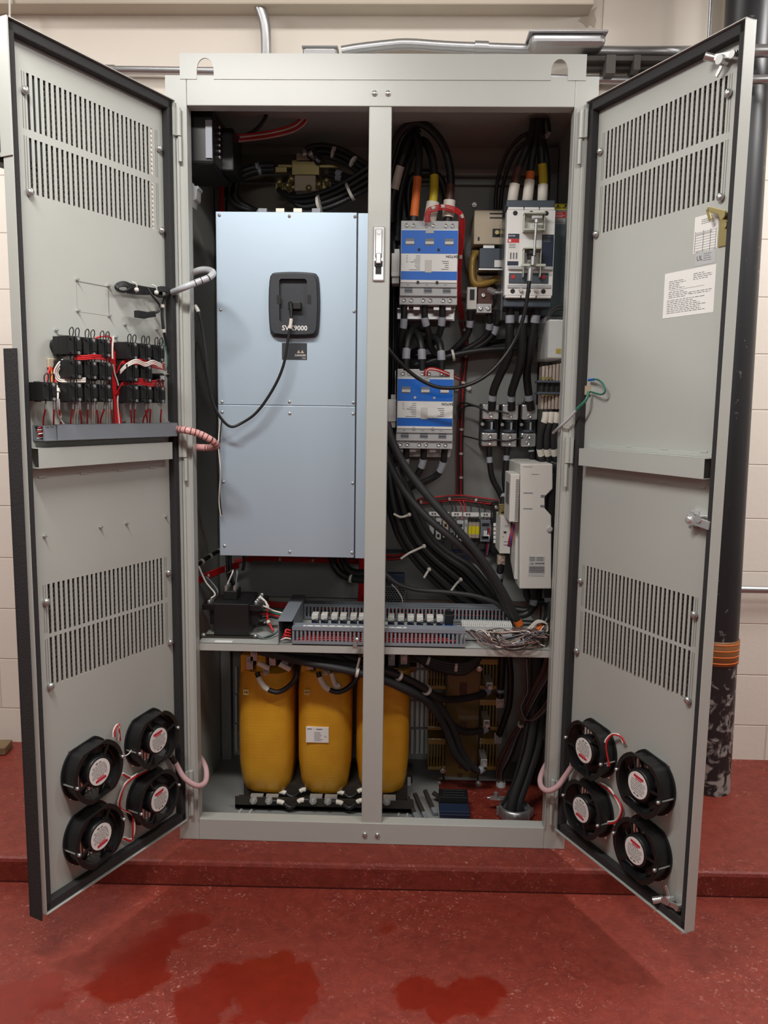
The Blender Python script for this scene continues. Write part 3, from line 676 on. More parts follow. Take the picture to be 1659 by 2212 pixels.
# fan wiring and the loops to the cabinet
def dcable(label, s, pts, r, m, **k): return wcable(label, [DW(s, *q) for q in pts], r, m, **k)
dcable('white and red fan lead looped above the left door fans', 'L', [(266, 1634, -.0), (276, 1630, -.005), (284, 1620, -.01), (285, 1606, -.015)], .0018, WWIRE, cat='wire', name='fan_lead', n=6)
for j, (dx, mm, nm) in enumerate(((0, WWIRE, 'white'), (4, RED, 'red'))):
    dcable(nm+' fan lead arched over the left door upper fans', 'L', [(244+dx, 1592, -.01), (245+dx, 1578, -.012), (253+dx, 1565, -.015), (258, 1575+dx, -.015), (256+dx, 1600, -.02)], .0022, mm, cat='wire', name='fan_lead', n=6)
    dcable(nm+' fan lead curving between the left door upper and lower fans', 'L', [(266, 1670+dx, -.015), (285, 1678+dx, -.02), (305, 1668+dx, -.02), (320, 1660+dx, -.02)], .0026, mm, cat='wire', name='fan_lead', n=6)
    dcable(nm+' fan lead dropping between the left door lower fans', 'L', [(298, 1670+dx, -.015), (272, 1690+dx, -.02), (258+dx, 1720, -.02), (256+dx, 1745, -.02), (285, 1760, -.02), (291-dx, 1790, -.01), (284, 1812+dx, -.015), (268, 1808+dx, -.015)], .0026, mm, cat='wire', name='fan_lead', n=6)
    dcable(nm+' fan lead arched over the right door upper fans', 'R', [(1312+dx, 1655, -.0), (1305+dx, 1610, -.0), (1318+dx, 1588, -.01), (1336+dx, 1587+dx, -.015), (1346+dx, 1605, -.02)], .0026, mm, cat='wire', name='fan_lead', n=6)
    dcable(nm+' fan lead curving between the right door upper and lower fans', 'R', [(1296, 1690+dx, -.02), (1318, 1705+dx, -.02), (1333+dx, 1730, -.02), (1340+dx, 1752, -.02), (1330, 1772+dx, -.02), (1302, 1776+dx, -.01)], .0030, mm, cat='wire', name='fan_lead', n=6)
wcable('pale pink tubing looping from the left door fans into the cabinet', [DW('L', 368, 1632, -.012), DW('L', 380, 1650, -.005), U(398, 1680, -.05), U(425, 1697, -.04), U(443, 1690, -.01), U(446, 1668, .03), U(440, 1648, .06), U(425, 1625, .1)], .0085, PINKT, cat='tubing', name='wire_tubing', n=12, parts=((0, .1, BWIRE, 'heat_shrink', 1.05),))
wcable('pale pink tubing looping from the right door fans into the cabinet', [DW('R', 1236, 1655, -.012), DW('R', 1222, 1675, -.0), U(1205, 1698, -.05), U(1185, 1708, -.04), U(1170, 1700, -.01), U(1167, 1682, .03), U(1175, 1660, .07), U(1190, 1635, .12)], .0085, PINKT, cat='tubing', name='wire_tubing', n=12)
# ------------------------------------------------------------------ contact blocks on the left door
def make_block():
    t = thing('contact_block', 'x', 'switch', group='black contact blocks behind the left door push buttons')
    b = B(); b.cyl((0, 0, 0), (0, .012, 0), .018, 20); b.cyl((0, .012, 0), (0, .018, 0), .0145, 20); mk('lock_ring', b, BLK, t)
    b = B(); b.box(-.019, .019, .012, .034, -.022, .022); b.box(-.006, .006, .018, .03, -.0245, .0245); mk('mounting_adapter', b, BLK, t, .0015)
    b = B(); b.box(-.020, -.0005, .034, .068, -.0225, .0225); b.box(.0005, .020, .034, .066, -.0225, .0225); b.box(-.017, -.003, .068, .072, -.012, .012); cb = mk('contact_element', b, BLK, t, .0015)
    for x in (-.010, .010):
        for z in (-.017, .017):
            b = B().cyl((x, .060, z), (x, .0695, z), .0042, 10); mk('terminal_screw', b, STEEL if (x < 0) else INK, cb)
    return t
blk0 = make_block(); first = True
rows = (('top', 1.515, (.422, .373, .324, .229, .178, .127)), ('middle', 1.457, (.422, .373, .324, .229, .178)), ('bottom', 1.401, (.502, .424, .375, .327, .229, .178, .127)))
for rn, z, us in rows:
    for i, uu in enumerate(us):
        M = door_mat('L', uu, -.0294, z); lb = 'black contact block on the left door, %s row, %s from the left' % (rn, ORD[i])
        if first: blk0.matrix_world = M; MW[blk0] = M; blk0['label'] = lb; first = False; r_ = blk0
        else: r_ = dup(blk0, M, lb)
        if (rn == 'top' and i != 1 and i != 2) or (rn == 'middle' and i < 3) or (rn == 'bottom' and 1 <= i <= 3):
            b = B()
            for x in (-.012, .006):
                b.tube(spline([(x-.004, .062, .020), (x-.006, .064, .036), (x, .066, .043), (x+.006, .064, .036), (x+.004, .062, .02)], 5), .0013, 6)
            MW[r_] = M; mk('jumper_wire', b, BWIRE, r_, local=True)
M = door_mat('L', .098, -.03, 1.449); t = thing('pilot_plug', 'small round black plug with a white socket, end of the middle contact block row', 'plug', M=M)
b = B().cyl((0, 0, 0), (0, .05, 0), .013, 16); mk('plug_body', b, BLK, t, local=True); b = B().box(-.008, .008, .05, .052, -.006, .006); mk('socket_face', b, LGREY, t, local=True)
# wires from the bottom row down into the duct
DUCTZ = 1.318
lst = [(99, 0, 94, RED), (117, 0, 116, RED), (127, 3, 131, RED), (158, 0, 153, RED), (165, 0, 160, WWIRE), (169, 0, 166, WWIRE), (172, 0, 176, RED), (190, 0, 189, RED), (200, 0, 199, WWIRE), (204, 0, 203, WWIRE), (208, 0, 212, RED), (227, 0, 218, RED), (232, 0, 230, WWIRE), (236, 0, 236, WWIRE), (241, 0, 243, RED), (281, 0, 284, RED), (292, 0, 290, RED), (314, 0, 318, RED), (324, 0, 310, RED), (326, 0, 324, RED), (349, 0, 347, RED)]
cnt = {0: 0, 1: 0}
for x0_, _q, x1_, mm in lst:
    wh = mm is WWIRE; cnt[wh] += 1
    wcable('%s wire dropping into the grey door duct, %s %s wire from the left' % ('white' if wh else 'red', ('%d' % 0 and ORD[cnt[wh]-1]) if cnt[wh] <= 20 else 'last', 'white' if wh else 'red'), [DW('L', x0_, 862, .02), DW('L', x0_+(x1_-x0_)*.2, 884, .02), DW('L', x1_, 905, .0), DW('L', x1_, 922, -.01)], .0021, mm, cat='wire', name='control_wire', n=6, group='wires dropping into the door duct', parts=((.0, .3, LGREY, 'ferrule', 1.15),))
# trunk of red wires
random.seed(11)
for i in range(7):
    dx = (i % 4-1.5)*3.; dy = (i//4)*.006
    dcable('red wire of the vertical trunk between the two contact block groups', 'L', [(246+dx, 735+i*4, -.012+dy), (246+dx, 780, -.012+dy), (248+dx, 830, -.012+dy), (252+dx, 880, -.012+dy), (257+dx*1.4, 920, -.012+dy)], .0026, RED, cat='wire', name='control_wire', n=6, group='red wires of the trunk on the left door', ties=((.3, .005), (.62, .005), (.9, .005)) if i == 1 else ())
dcable('white wire lying on the red trunk between the contact block groups', 'L', [(245, 726, 0), (243, 760, .0), (246, 800, .0), (256, 835, .0), (254, 870, .0), (258, 916, -.005)], .0022, WWIRE, cat='wire', name='control_wire', n=6)
for i in range(4):
    dcable('red wire branching from the trunk over the right contact blocks', 'L', [(252+i*3.6, 806+i*3.6, .0), (266+i, 781+i*3.8, .02), (292, 776+i*3.8, .035), (312, 778+i*3.8, .035), (342, 784+i*3.8, .03), (356, 787+i*3.8, .02)], .0021, RED, cat='wire', name='control_wire', n=6, group='red wires over the right contact blocks')
    dcable('red wire branching from the trunk between middle and bottom right blocks', 'L', [(250+i*3.6, 852+i*2, .0), (270+i, 822+i*3.8, .02), (297, 818+i*3.8, .035), (327, 823+i*3.8, .035), (346-i*3.6, 822+i*3.8, .03), (357-i*3.8, 842, .03)], .0021, RED, cat='wire', name='control_wire', n=6, group='red wires between middle and bottom right blocks')
for i in range(3):
    dcable('white wire woven between the right contact block rows', 'L', [(260, 800+i*3.6, .014), (274, 786+i*3.6, .034), (294, 777+i*3.6, .046), (314, 784+i*3.6, .046), (330, 779+i*3.6, .046), (350, 788+i*3.6, .044)], .0019, WWIRE, cat='wire', name='control_wire', n=6, group='white wires between the right block rows')
    dcable('white wire bowed left of the contact blocks', 'L', [(160, 769+i*3.8, .03), (140, 774+i*3.8, .01), (124+i*3, 788+i*3, .005), (117+i*3.9, 806, .0), (126+i*3, 823-i*3, .005), (150, 825-i*3.8, .025), (185, 825-i*3.8, .04)], .0021, WWIRE, cat='wire', name='control_wire', n=6, group='white wires bowed left of the blocks')
    dcable('red wire between the left contact block rows', 'L', [(160, 768+i*3.8, .03), (180, 769+i*3.8, .04), (205, 767+i*3.8, .04), (230, 771+i*3.8, .03), (246, 778+i*3.8, .01)], .0021, RED, cat='wire', name='control_wire', n=6, group='red wires between the left block rows')
    dcable('red wire from the tie mount down to the lone bottom block', 'L', [(108, 792, -.02), (104+i*8, 808, -.015), (102+i*9, 828, .01)], .0024, (RED, ORANGE, RED)[i], cat='wire', name='control_wire', n=6, group='wires above the lone bottom block')
dcable('white wire sweeping past the lone bottom block to the duct', 'L', [(122, 800, -.01), (122, 822, -.01), (125, 850, .01), (124, 880, .01), (130, 905, .0), (140, 920, -.01)], .0026, WWIRE, cat='wire', name='control_wire', n=6, ties=((.35, .006), (.75, .006)))
dcable('red wire arched above the top row of contact blocks', 'L', [(202, 738, .02), (206, 731, .015), (222, 727, .0), (238, 729, -.01), (245, 745, -.01)], .0024, RED, cat='wire', name='control_wire', n=6)
dcable('green ground wire curling beside the right contact blocks', 'L', [(352, 735, 0), (360, 760, 0), (362, 785, -.005), (357, 800, -.01), (353, 790, -.01), (348, 780, 0)], .0016, GREEN, cat='wire', name='ground_wire', n=6)
b = B(); c = dl(110, 785); b.box(c[0]-.014, c[0]+.014, -.03, -.022, c[2]-.012, c[2]+.012); A = np.array(b.v); Mn = np.array(door_mat('L', 0, 0, 0)); b.v = [tuple(q) for q in A@Mn[:3, :3].T+Mn[:3, 3]]; solo('tie_mount', b, BEIGE, 'beige square tie mount left of the contact blocks', 'tie mount', bev=.002)
# door duct
def loc(b, M): A = np.array(b.v); Mn = np.array(M); b.v = [tuple(q) for q in A@Mn[:3, :3].T+Mn[:3, 3]]; return b
M = door_mat('L', 0, 0, 0); t = thing('wire_duct', 'long grey slotted wire duct across the left door', 'wire duct', M=door_mat('L', .27, -.03, 1.285))
b = B(); b.box(.035, .5, -.0294, -.027, 1.283, 1.32); b.box(.035, .5, -.0294, .012, 1.283, 1.2855); 
for i in range(30):
    u0 = .037+i*.0155; b.box(u0, u0+.0095, -.027, .012, 1.3175, 1.32)
b.box(.035, .5, .006, .010, 1.283, 1.32); mk('duct_channel', loc(b, M), DUCT, t)
b = B(); b.box(.032, .464, .0125, .0148, 1.283, 1.3225); b.box(.032, .464, .002, .0148, 1.3205, 1.3225); mk('duct_cover', loc(b, M), MT['grey slotted duct'], t, .0006)
for i in range(6):
    random.seed(i); zz = 1.289+.005*i
    wcable('red and white wires inside the open end of the door duct', [DP('L', .5, -.015+.002*(i % 3), zz), DP('L', .48, -.012+.002*i, zz+.002), DP('L', .44, -.01, zz)], .002, RED if i % 2 else WWIRE, cat='wire', name='control_wire', n=6, group='wires inside the open end of the door duct')
def spiral(o, S, r, pitch, m, name='spiral_gap'):
    L = np.concatenate([[0], np.cumsum(np.linalg.norm(np.diff(S, axis=0), axis=1))]); n = int(L[-1]/pitch)
    b = B()
    for i in range(1, n):
        t0 = i*pitch/L[-1]; q = sub(S, max(0, t0-.0012/L[-1]), t0+.0012/L[-1])
        if len(q) >= 2: b.tube(q, r*1.03, 14)
    return mk(name, b, m, o)
P_ = [DW('L', 374, 926, -.012), U(400, 929, -.06), U(430, 937, -.05), U(455, 950, -.04), U(468, 962, -.01), U(455, 967, .04), U(425, 966, .06), U(405, 965, .07)]
o = wcable('pink spiral wrapped wire loom bowing from the door duct into the cabinet', P_, .0105, PINK, cat='wire loom', name='spiral_loom', n=14); spiral(o, spline(P_)[:-10], .0107, .0125, BROWN)
P_ = [DW('L', 372, 632, -.01), U(395, 622, -.06), U(425, 610, -.05), U(450, 600, -.04), U(460, 590, -.02), U(450, 583, .02), U(430, 584, .04), U(405, 594, .06)]
o = wcable('grey spiral wrapped cable bowing from the left door into the cabinet', P_, .0095, WRAP, cat='wire loom', name='spiral_loom', n=14); spiral(o, spline(P_)[10:30], .0097, .02, BLK)
# coiled black lead on the left door
t = thing('coiled_lead', 'coiled black lead tied flat on the left door, plug hanging below', 'cable', DW('L', 310, 625, -.02))
for nm, cx_, cy_, rx, ry in (('lead_coil', 266, 620, 17, 11), ('lead_coil', 350, 631, 18, 11)):
    b = B()
    for q in range(5):
        S = [DW('L', cx_+(rx-q*1.5)*math.cos(a), cy_+(ry-q*1.3)*math.sin(a)+q*.8, -.012+.003*q) for a in np.linspace(0, 2*math.pi, 19)]; b.tube(S, .0026, 6)
    mk(nm, b, RUB, t)
b = B()
for q in range(6): b.tube(spline([DW('L', 275, 612+q*4, -.018+.002*(q % 3)), DW('L', 300, 618+q*3.4, -.012), DW('L', 330, 623+q*2.6, -.012), DW('L', 350, 624+q*3, -.014)]), .0026, 6)
mk('lead_bundle', b, RUB, t)
for px, py in ((293, 622), (336, 628)):
    b = B().tube(spline([DW('L', px-8, py-13, .0), DW('L', px, py-9, .006), DW('L', px+3, py, .004), DW('L', px+1, py+10, -.01)]), .002, 6); c = DW('L', px+2, py+4, .003); b.ball(c, .0065); mk('cable_tie', b, TIE, t)
b = B().tube(spline([DW('L', 318, 622, 0), DW('L', 330, 640, .008), DW('L', 344, 658, .008), DW('L', 343, 672, .008), DW('L', 330, 677, .006)]), .0032, 8); mk('lead_tail', b, RUB, t)
b = B(); b.bar(DW('L', 333, 678, .006), DW('L', 313, 681, .006), .014, .016); b.bar(DW('L', 313, 681, .006), DW('L', 294, 678, .006), .017, .019); mk('plug', b, BLK, t, .002)
dcable('black sleeved cable running down the left door below the coil', 'L', [(366, 634, -.01), (358, 642, -.01), (352, 655, -.012), (350, 680, -.014), (353, 710, -.012), (357, 730, -.014), (361, 748, -.015)], .0042, RUB, name='control_cable', n=8, ties=((.3, .006), (.72, .006)))
# ground wires of the right door
wcable('clear sleeved ground lead from the right door into the cabinet', [DW('R', 1272, 846, -.012), DW('R', 1265, 865, .0), U(1248, 882, -.05), U(1228, 905, -.03), U(1207, 924, .0), U(1195, 935, .06)], .0042, WRAP, cat='wire', name='ground_wire', n=8, parts=((0, .32, GREEN, 'green_core', 1.02),))
dcable('green ground wire curled on the right door', 'R', [(1272, 821, -.02), (1290, 820, -.01), (1303, 830, -.008), (1307, 845, -.008), (1298, 852, -.012), (1275, 846, -.02)], .0026, GREEN, cat='wire', name='ground_wire', n=6, parts=((0, .16, BLUE, 'ring_lug', 1.5),))
c = DW('R', 1272, 843, -.03); H_, u_, N_, k_ = door_axes('R'); b = B(); b.bar(c-N_*.0, c+N_*.008, .026, .026); solo('tie_mount', b, BEIGE, 'beige tie mount holding the ground wire on the right door', 'tie mount')
# ================================================================== left bay
# blue drive
YD = .15
t = thing('drive_unit', 'tall silver blue drive cabinet filling the left bay', 'drive', U(620, 1200, YD+.15))
X0, X1, Z0, Z1 = rect(471, 459, 769, 1202, YD); XR = XPL+.012
b = B(); b.box(X0+.002, XR, YD+.006, .50, Z0, Z1); mk('casing', b, DRIVESIDE, t)
b = B(); b.box(X1+.002, XR, YD, YD+.006, Z0-.002, Z1); mk('side_strip', b, DRIVE, t, .001)
zsp = U(620, 876, YD)[2]
b = B(); b.box(X0, X1-.002, YD-.002, YD+.006, zsp+.0008, Z1+.001); up = mk('upper_cover', b, DRIVE, t, .0012)
b = B(); b.box(X0, X1-.002, YD-.002, YD+.006, Z0, zsp-.0008); lo = mk('lower_cover', b, DRIVE, t, .0012)
for px, py in ((474, 465), (625, 467), (771, 468), (477, 669), (769, 673), (480, 868), (625, 868), (768, 870), (480, 890), (626, 893), (767, 894), (483, 1041), (765, 1044), (485, 1179), (626, 1192), (764, 1194)):
    c = U(px, py, YD-.002); c[0] = min(max(c[0], X0+.006), X1-.008); mk('screw', B().lathe([(.0052, 0), (.0048, .002), (.003, .0035), (1e-5, .004)], c, (0, -1, 0), 10), STEEL, up if c[2] > zsp else lo)
# keypad holder
KX0, KX1, KZ0, KZ1 = rect(581, 588, 692, 731, YD-.002); kc = ((KX0+KX1)/2, (KZ0+KZ1)/2); kw, kh = (KX1-KX0)/2, (KZ1-KZ0)/2
def barrel(s, n=8):
    P_ = []; cr = .2
    side = [(1+.0*0, 0)]
    top = [(math.sin(a)*.90, .965+.035*math.cos(a*1.5)) for a in np.linspace(-1.2, 1.2, n)]
    right = [(.90+.10*math.cos(a)**1, .90*math.sin(a)) for a in np.linspace(1.25, -1.25, n)]
    pts = top+right+[(-x, -y) for x, y in top]+[(-x, -y) for x, y in right]
    return [(x*kw*s, y*kh*s) for x, y in pts]
b = B(); b.prism(barrel(1), (kc[0], YD-.002, kc[1]), EX, EZ, (0, -.012, 0)); kp = mk('keypad_holder', b, CHARC, t, .005, seg=3)
# recess: raised rim around a sunken bay
rx0, rx1, rz0, rz1 = rect(605, 604, 664, 697, YD-.014); 
b = B(); yf, yb_ = YD-.030, YD-.013
P_o = barrel(.93)
n = len(P_o)
# rim as ring prism between outline and rectangular bay
def rectpt(x, y):
    hx, hz = (rx1-rx0)/2, (rz1-rz0)/2; cx_, cz_ = (rx0+rx1)/2-kc[0], (rz0+rz1)/2-kc[1]
    s = max(abs(x)/kw/1., abs(y)/kh/1.)
    return (cx_+hx*max(-1, min(1, x/kw/s)), cz_+hz*max(-1, min(1, y/kh/s)))
P_i = [rectpt(x, y) for x, y in P_o]
vs = [(kc[0]+x, yb_, kc[1]+y) for x, y in P_o]+[(kc[0]+x*.97, yf, kc[1]+y*.97) for x, y in P_o]+[(kc[0]+x, yf, kc[1]+y) for x, y in P_i]+[(kc[0]+x, yb_, kc[1]+y) for x, y in P_i]
fs = []
for i in range(n):
    j = (i+1) % n
    for k in range(3): fs.append((k*n+i, k*n+j, (k+1)*n+j, (k+1)*n+i))
b.add(vs, fs); mk('holder_rim', b, CHARC, kp)
b = B(); fr(b, 598, 637, 606, 656, YD-.031, .004); mk('holder_clip', b, BLK, kp); b = B(); fr(b, 664, 637, 672, 656, YD-.031, .004); mk('holder_clip', b, BLK, kp)
b = B(); fr(b, 622, 652, 650, 668, YD-.036, .024); b.cyl(U(628, 655, YD-.036), U(628, 655, YD-.046), .006, 10); mk('cable_plug', b, BLK, kp, .002)
b = B(); c = U(636, 709, YD-.0228); b.text('SVX9000', U(636.5, 709, YD-.0303), EX, EZ, .0208, .0004, 'CENTER', .022); mk('lettering', b, PAPER, kp, label='white lettering')
b = B(); b.mi = 0; x0, x1, z0, z1 = fr(b, 609, 741, 663, 777, YD-.0032, .0015); b.mi = 1
b.text('DANGER', U(661, 768, YD-.0034), EX, EZ, .0086, .0003, 'RIGHT', .01); b.text('5 MIN.', U(661, 774, YD-.0034), EX, EZ, .0045, .0003, 'RIGHT', .01); b.mi = 2
for px in (645, 653):
    c = U(px, 760, YD-.0036); b.add([c+EX*-.0055+EZ*-.004, c+EX*.0055+EZ*-.004, c+EZ*.0055], [(0, 1, 2)])
mk('danger_label', b, [CHARC, PAPER, BEIGE], up, label='dark danger label')
cable('black keypad lead hanging across the silver blue drive', [(628, 655, .104), (629, 690, .10), (622, 735, .098), (612, 790, .098), (590, 840, .10), (555, 890, .10), (520, 915, .10), (497, 921, .09), (475, 900, .08), (458, 865, .07), (450, 820, .06), (444, 760, .06), (435, 700, .06), (428, 672, .06), (418, 656, .07)], .0044, RUB, name='keypad_lead', parts=((.055, .09, SLEEVE, 'marker_sleeve', 1.2),), ties=((.975, .006),))
# lugs showing over the drive
for i, px in enumerate((567, 605, 643, 683)):
    b = B(); fr(b, px-9, 450, px+9, 461, .26, .02); solo('cable_marker', b, (MARK, COPPER, COPPER, MARK)[i], ('white cable end showing over the top edge of the drive, %s from the left' % ORD[i]), 'cable end')
# black transformer box on the left wall
t = thing('wall_transformer', 'black box with a pale label strip high on the left inner wall', 'transformer', U(450, 380, .2))
b = B(); b.box(-.604, U(480, 300, .2)[0], .08, .33, U(450, 381, .2)[2], U(450, 258, .2)[2]); mk('body', b, BLK, t, .012, seg=3)
xw = U(480, 300, .2)[0]
b = B(); b.box(xw-.01, xw+.035, .2, .33, U(450, 370, .2)[2], U(450, 275, .2)[2]); mk('terminal_side', b, BLK, t, .006)
b = B(); fr(b, 444, 259, 458, 341, .075, .004); mk('label_strip', b, MARK, t)
for i in range(6):
    c = U(466, 275+i*13, .15); c[0] = xw+.002; mk('terminal_screw', B().screw(c, (1, -.2, 0), .005), STEEL, t)
cable('black cable from the roof gland to the box on the left wall', [(576, 236, .3), (573, 255, .3), (555, 278, .3), (530, 293, .3), (495, 300, .25)], .006, RUB, name='control_cable')
for i in range(4):
    cable(('red', 'white', 'red', 'pale')[i]+' wire of the loom from the roof grommet to the left wall box, %s strand' % ORD[i], [(656+i*4.6, 236, .34), (650+i*4.4, 255+i*2, .34), (630+i*2.6, 270+i*4.2, .33), (590+i, 282+i*4.4, .3), (545, 289+i*4.4, .3), (495, 294+i*4.4, .26)], .0031, (RED, WWIRE, RED, PINK, RED)[i], name='control_wire', cat='wire', n=6)
b = B(); c = U(576, 238, .3); b.lathe([(.02, 0), (.02, .006)], c-EZ*.003, EZ, 16); solo('cable_gland', b, STEEL, 'small steel gland in the cabinet roof, left bay', 'gland')
b = B(); pl = [U(*q, .09) for q in ((409, 393), (416, 395), (420, 402), (428, 401), (429, 406), (425, 410), (425, 422), (424, 430), (417, 434), (415, 446), (410, 446))]; pl = [(q[0], q[2]) for q in pl]
b.prism(pl, (0, .09, 0), EX, EZ, (0, .05, 0)); solo('rail_clip', b, LGREY, 'jagged light grey plastic block under the box on the left wall', 'terminal block', bev=.001)
# brass terminal assembly
t = thing('busbar_assembly', 'brass terminal assembly above the drive with ringed bolts', 'busbar', U(650, 420, .5))
b = B(); fr(b, 505, 334, 700, 452, .565, .004); mk('insulating_sheet', b, SHEET, t)
b = B(); fr(b, 600, 355, 735, 362, .45, .02); fr(b, 594, 360, 620, 372, .44, .03); fr(b, 630, 345, 690, 378, .44, .08); mk('cross_bar', b, BRASS, t, .002)
b = B(); fr(b, 636, 378, 682, 412, .42, .1); mk('holder_block', b, BEIGE, t, .003)
b = B(); fr(b, 640, 330, 685, 350, .44, .03); mk('upper_tab', b, BEIGE, t, .002)
for i, (px, py) in enumerate(((604, 395), (622, 402), (630, 388), (668, 408), (690, 400), (706, 392), (658, 334), (672, 334))):
    b = B(); c = U(px, py, .43); b.cyl(c, c+np.array([0, .09, 0]), .006, 8); b.lathe([(.012, 0), (.012, .012), (.006, .02), (1e-5, .02)], c, (0, -1, 0), 6); fr(b, px-8, py, px+8, py+18, .46, .01); mk('terminal_bolt', b, BRASS if i < 6 else STEEL, t)
for i in range(2):
    cable('thick black cable looping left of the brass terminals, %s of the pair' % ('outer', 'inner')[i], [(592, 358+i*9, .43), (560, 360+i*9, .43), (520, 372+i*10, .42), (497+i*12, 398, .42), (493+i*14, 422, .42), (510+i*9, 443-i*4, .42), (545, 457-i*4, .42), (566, 466-i*3, .4)], .0125, RUB, parts=((.13, .19, MARK, 'marker_sleeve'), (.94, 1, MARK, 'marker_sleeve')))
for i in range(3):
    cable('thick black cable arching over the brass terminals to the right, %s from the top' % ORD[i], [(653+i*15, 334+i*9, .43), (668+i*12, 318+i*11, .42), (700+i*2, 314+i*12, .41), (740-i*2, 324+i*12, .4), (775-i*3, 344+i*12, .38), (815-i*4, 370+i*12, .36)], .0088, RUB, parts=((0.02, .08, MARK, 'marker_sleeve'),), ties=((.36, .021), (.66, .021)) if i == 1 else ())
for i in range(4):
    cable('thick black cable sweeping under the brass terminals, %s from the top' % ORD[i], [(600+i*13, 408+i*5, .41), (622+i*9, 424+i*9, .4), (660+i*2, 424+i*11.5, .39), (705+i*3, 412+i*11.5, .37), (750+i*3, 390+i*12, .36), (800, 358+i*15, .35)], .0086, RUB, ties=((.42, .03), (.76, .03)) if i == 2 else ())
for i in range(2):
    cable('short black cable leaving the brass bar to the right, %s one' % ('upper', 'lower')[i], [(712, 370+i*9, .43), (735, 376+i*9, .42), (760, 385+i*8, .4), (790, 380+i*9, .38)], .010, RUB, parts=((.12, .4, MARK, 'marker_sleeve'),))
cable('wire twist hanging behind the left edge of the drive', [(478, 905, .14), (474, 960, .12), (472, 1020, .12), (475, 1080, .12), (478, 1112, .13)], .0028, BWIRE, name='control_wire', n=6, cat='wire')
cable('white wire twisted along the left edge of the drive', [(476, 905, .12), (472, 960, .11), (476, 1020, .11), (473, 1080, .11), (477, 1115, .12)], .002, WWIRE, name='control_wire', n=6, cat='wire')
cable('thin black cable hanging down the left inner wall', [(424, 740, .1), (422, 800, .1), (428, 860, .1), (424, 960, .1), (420, 1040, .1)], .003, RUB, name='control_wire', n=6, cat='wire')
cable('vertical red loom behind the left edge of the drive', [(480, 388, .5), (478, 440, .5), (480, 470, .48)], .008, RED, name='wire_loom')
# under the drive
cable('black cable with white clips on the left inner wall', [(425, 1222, .25), (445, 1207, .3), (470, 1192, .35), (490, 1186, .38)], .007, RUB, name='control_cable', ties=((.2, .0105), (.5, .0105), (.8, .0105)))
for i in range(3):
    cable('red wire of the loom rising along the left inner wall', [(426, 1250+i*5, .22), (450, 1238+i*5, .3), (485, 1225+i*4, .38), (515, 1216+i*4, .45)], .005, RED, name='control_wire', cat='wire', n=6, group='red wires rising on the left inner wall', ties=((.3, .009), (.7, .009)) if i == 1 else ())
    cable('red wire of the loom along the back panel under the drive', [(505, 1210+i*3, .5), (560, 1203+i*3, .52), (640, 1206+i*3, .52), (720, 1208+i*3, .52), (790, 1211+i*3, .52)], .0045, RED, name='control_wire', cat='wire', n=6, group='red wires under the drive', ties=((.35, .008), (.6, .008)) if i == 1 else ())
    cable('red wire of the vertical loom beside the centre post, left bay', [(776+i*4, 1205, .5), (778+i*4, 1240, .5), (776+i*4, 1280, .5), (774+i*4, 1312, .5)], .005, RED, name='control_wire', cat='wire', n=6, group='red wires beside the centre post')
    cable('red wire lying behind the duct on the back of the shelf', [(576, 1300+i*4, .45), (610, 1303+i*4, .46), (660, 1304+i*3, .46), (710, 1303+i*3, .46), (735, 1309, .46)], .0045, RED, name='control_wire', cat='wire', n=6, group='red wires behind the shelf duct')
for i in range(2):
    cable('thick black cable curving from under the drive behind the centre post, %s one' % ('outer', 'inner')[i], [(716+i*22, 1198, .45), (722+i*22, 1220-i*3, .44), (738+i*16, 1240-i*8, .43), (765+i*8, 1250-i*12, .42), (800, 1252-i*16, .4)], .0145, RUB, ties=((.62, .018),) if i == 0 else ())
for i, (dx, mm, nm) in enumerate(((0, BWIRE, 'black'), (7, BWIRE, 'dark'), (36, BWIRE, 'short black'))):
    cable(nm+' lead dropping from under the drive to the black transformer', [(490+dx, 1198, .35), (491+dx, 1225, .34), (494+dx*.9, 1250, .34), (505+dx*.4+i*6, 1275, .33), (520+i*5, 1284, .33)] if i < 2 else [(527, 1198, .34), (527, 1220, .34), (524, 1232, .34)], .0055, mm, name='control_cable', n=8)
# control transformer on the shelf
t = thing('control_transformer', 'black control transformer with screw terminals on the shelf', 'transformer', UZ(500, 1365, zs))
cfl = UZ(462, 1376, zs); cfr = UZ(537, 1378, zs); yf = cfl[1]; hgt = U(500, 1304, yf)[2]-zs
xa, xb = cfl[0], cfr[0]
b = B().box(xa, xb, yf, yf+.17, zs+.004, zs+hgt); mk('core_cover', b, BLK, t, .003)
b = B().box(xa-.022, xb+.022, yf+.035, yf+.135, zs+.03, zs+hgt-.01); mk('coil_cover', b, BLK, t, .006)
b = B(); b.box(xa-.045, xb+.03, yf-.012, yf+.02, zs, zs+.004); b.box(xa-.03, xb+.03, yf+.15, yf+.18, zs, zs+.004); mk('foot_plate', b, CORE, t)
for x, y in ((xa-.034, yf+.002), (xb+.022, yf+.002), (xb+.022, yf+.165)): mk('foot_bolt', B().lathe([(.008, 0), (.008, .004), (.005, .008), (1e-5, .008)], (x, y, zs+.004), EZ, 10), STEEL, t)
zt_ = zs+hgt
for sx, x in ((-1, xa-.022), (1, xb+.018)):
    b = B().box(x-.02, x+.02, yf+.02, yf+.16, zt_-.028, zt_-.008); tb = mk('terminal_bar', b, BLK, t, .002)
    for q in range(5): mk('terminal_screw', B().lathe([(.006, 0), (.006, .008), (.004, .011), (1e-5, .011)], (x, yf+.035+.027*q, zt_-.008), EZ, 8), STEEL, tb)
b = B().box(xa+.02, xa+.065, yf+.05, yf+.12, zt_, zt_+.03); fb = mk('fuse_block', b, BLK, t, .003)
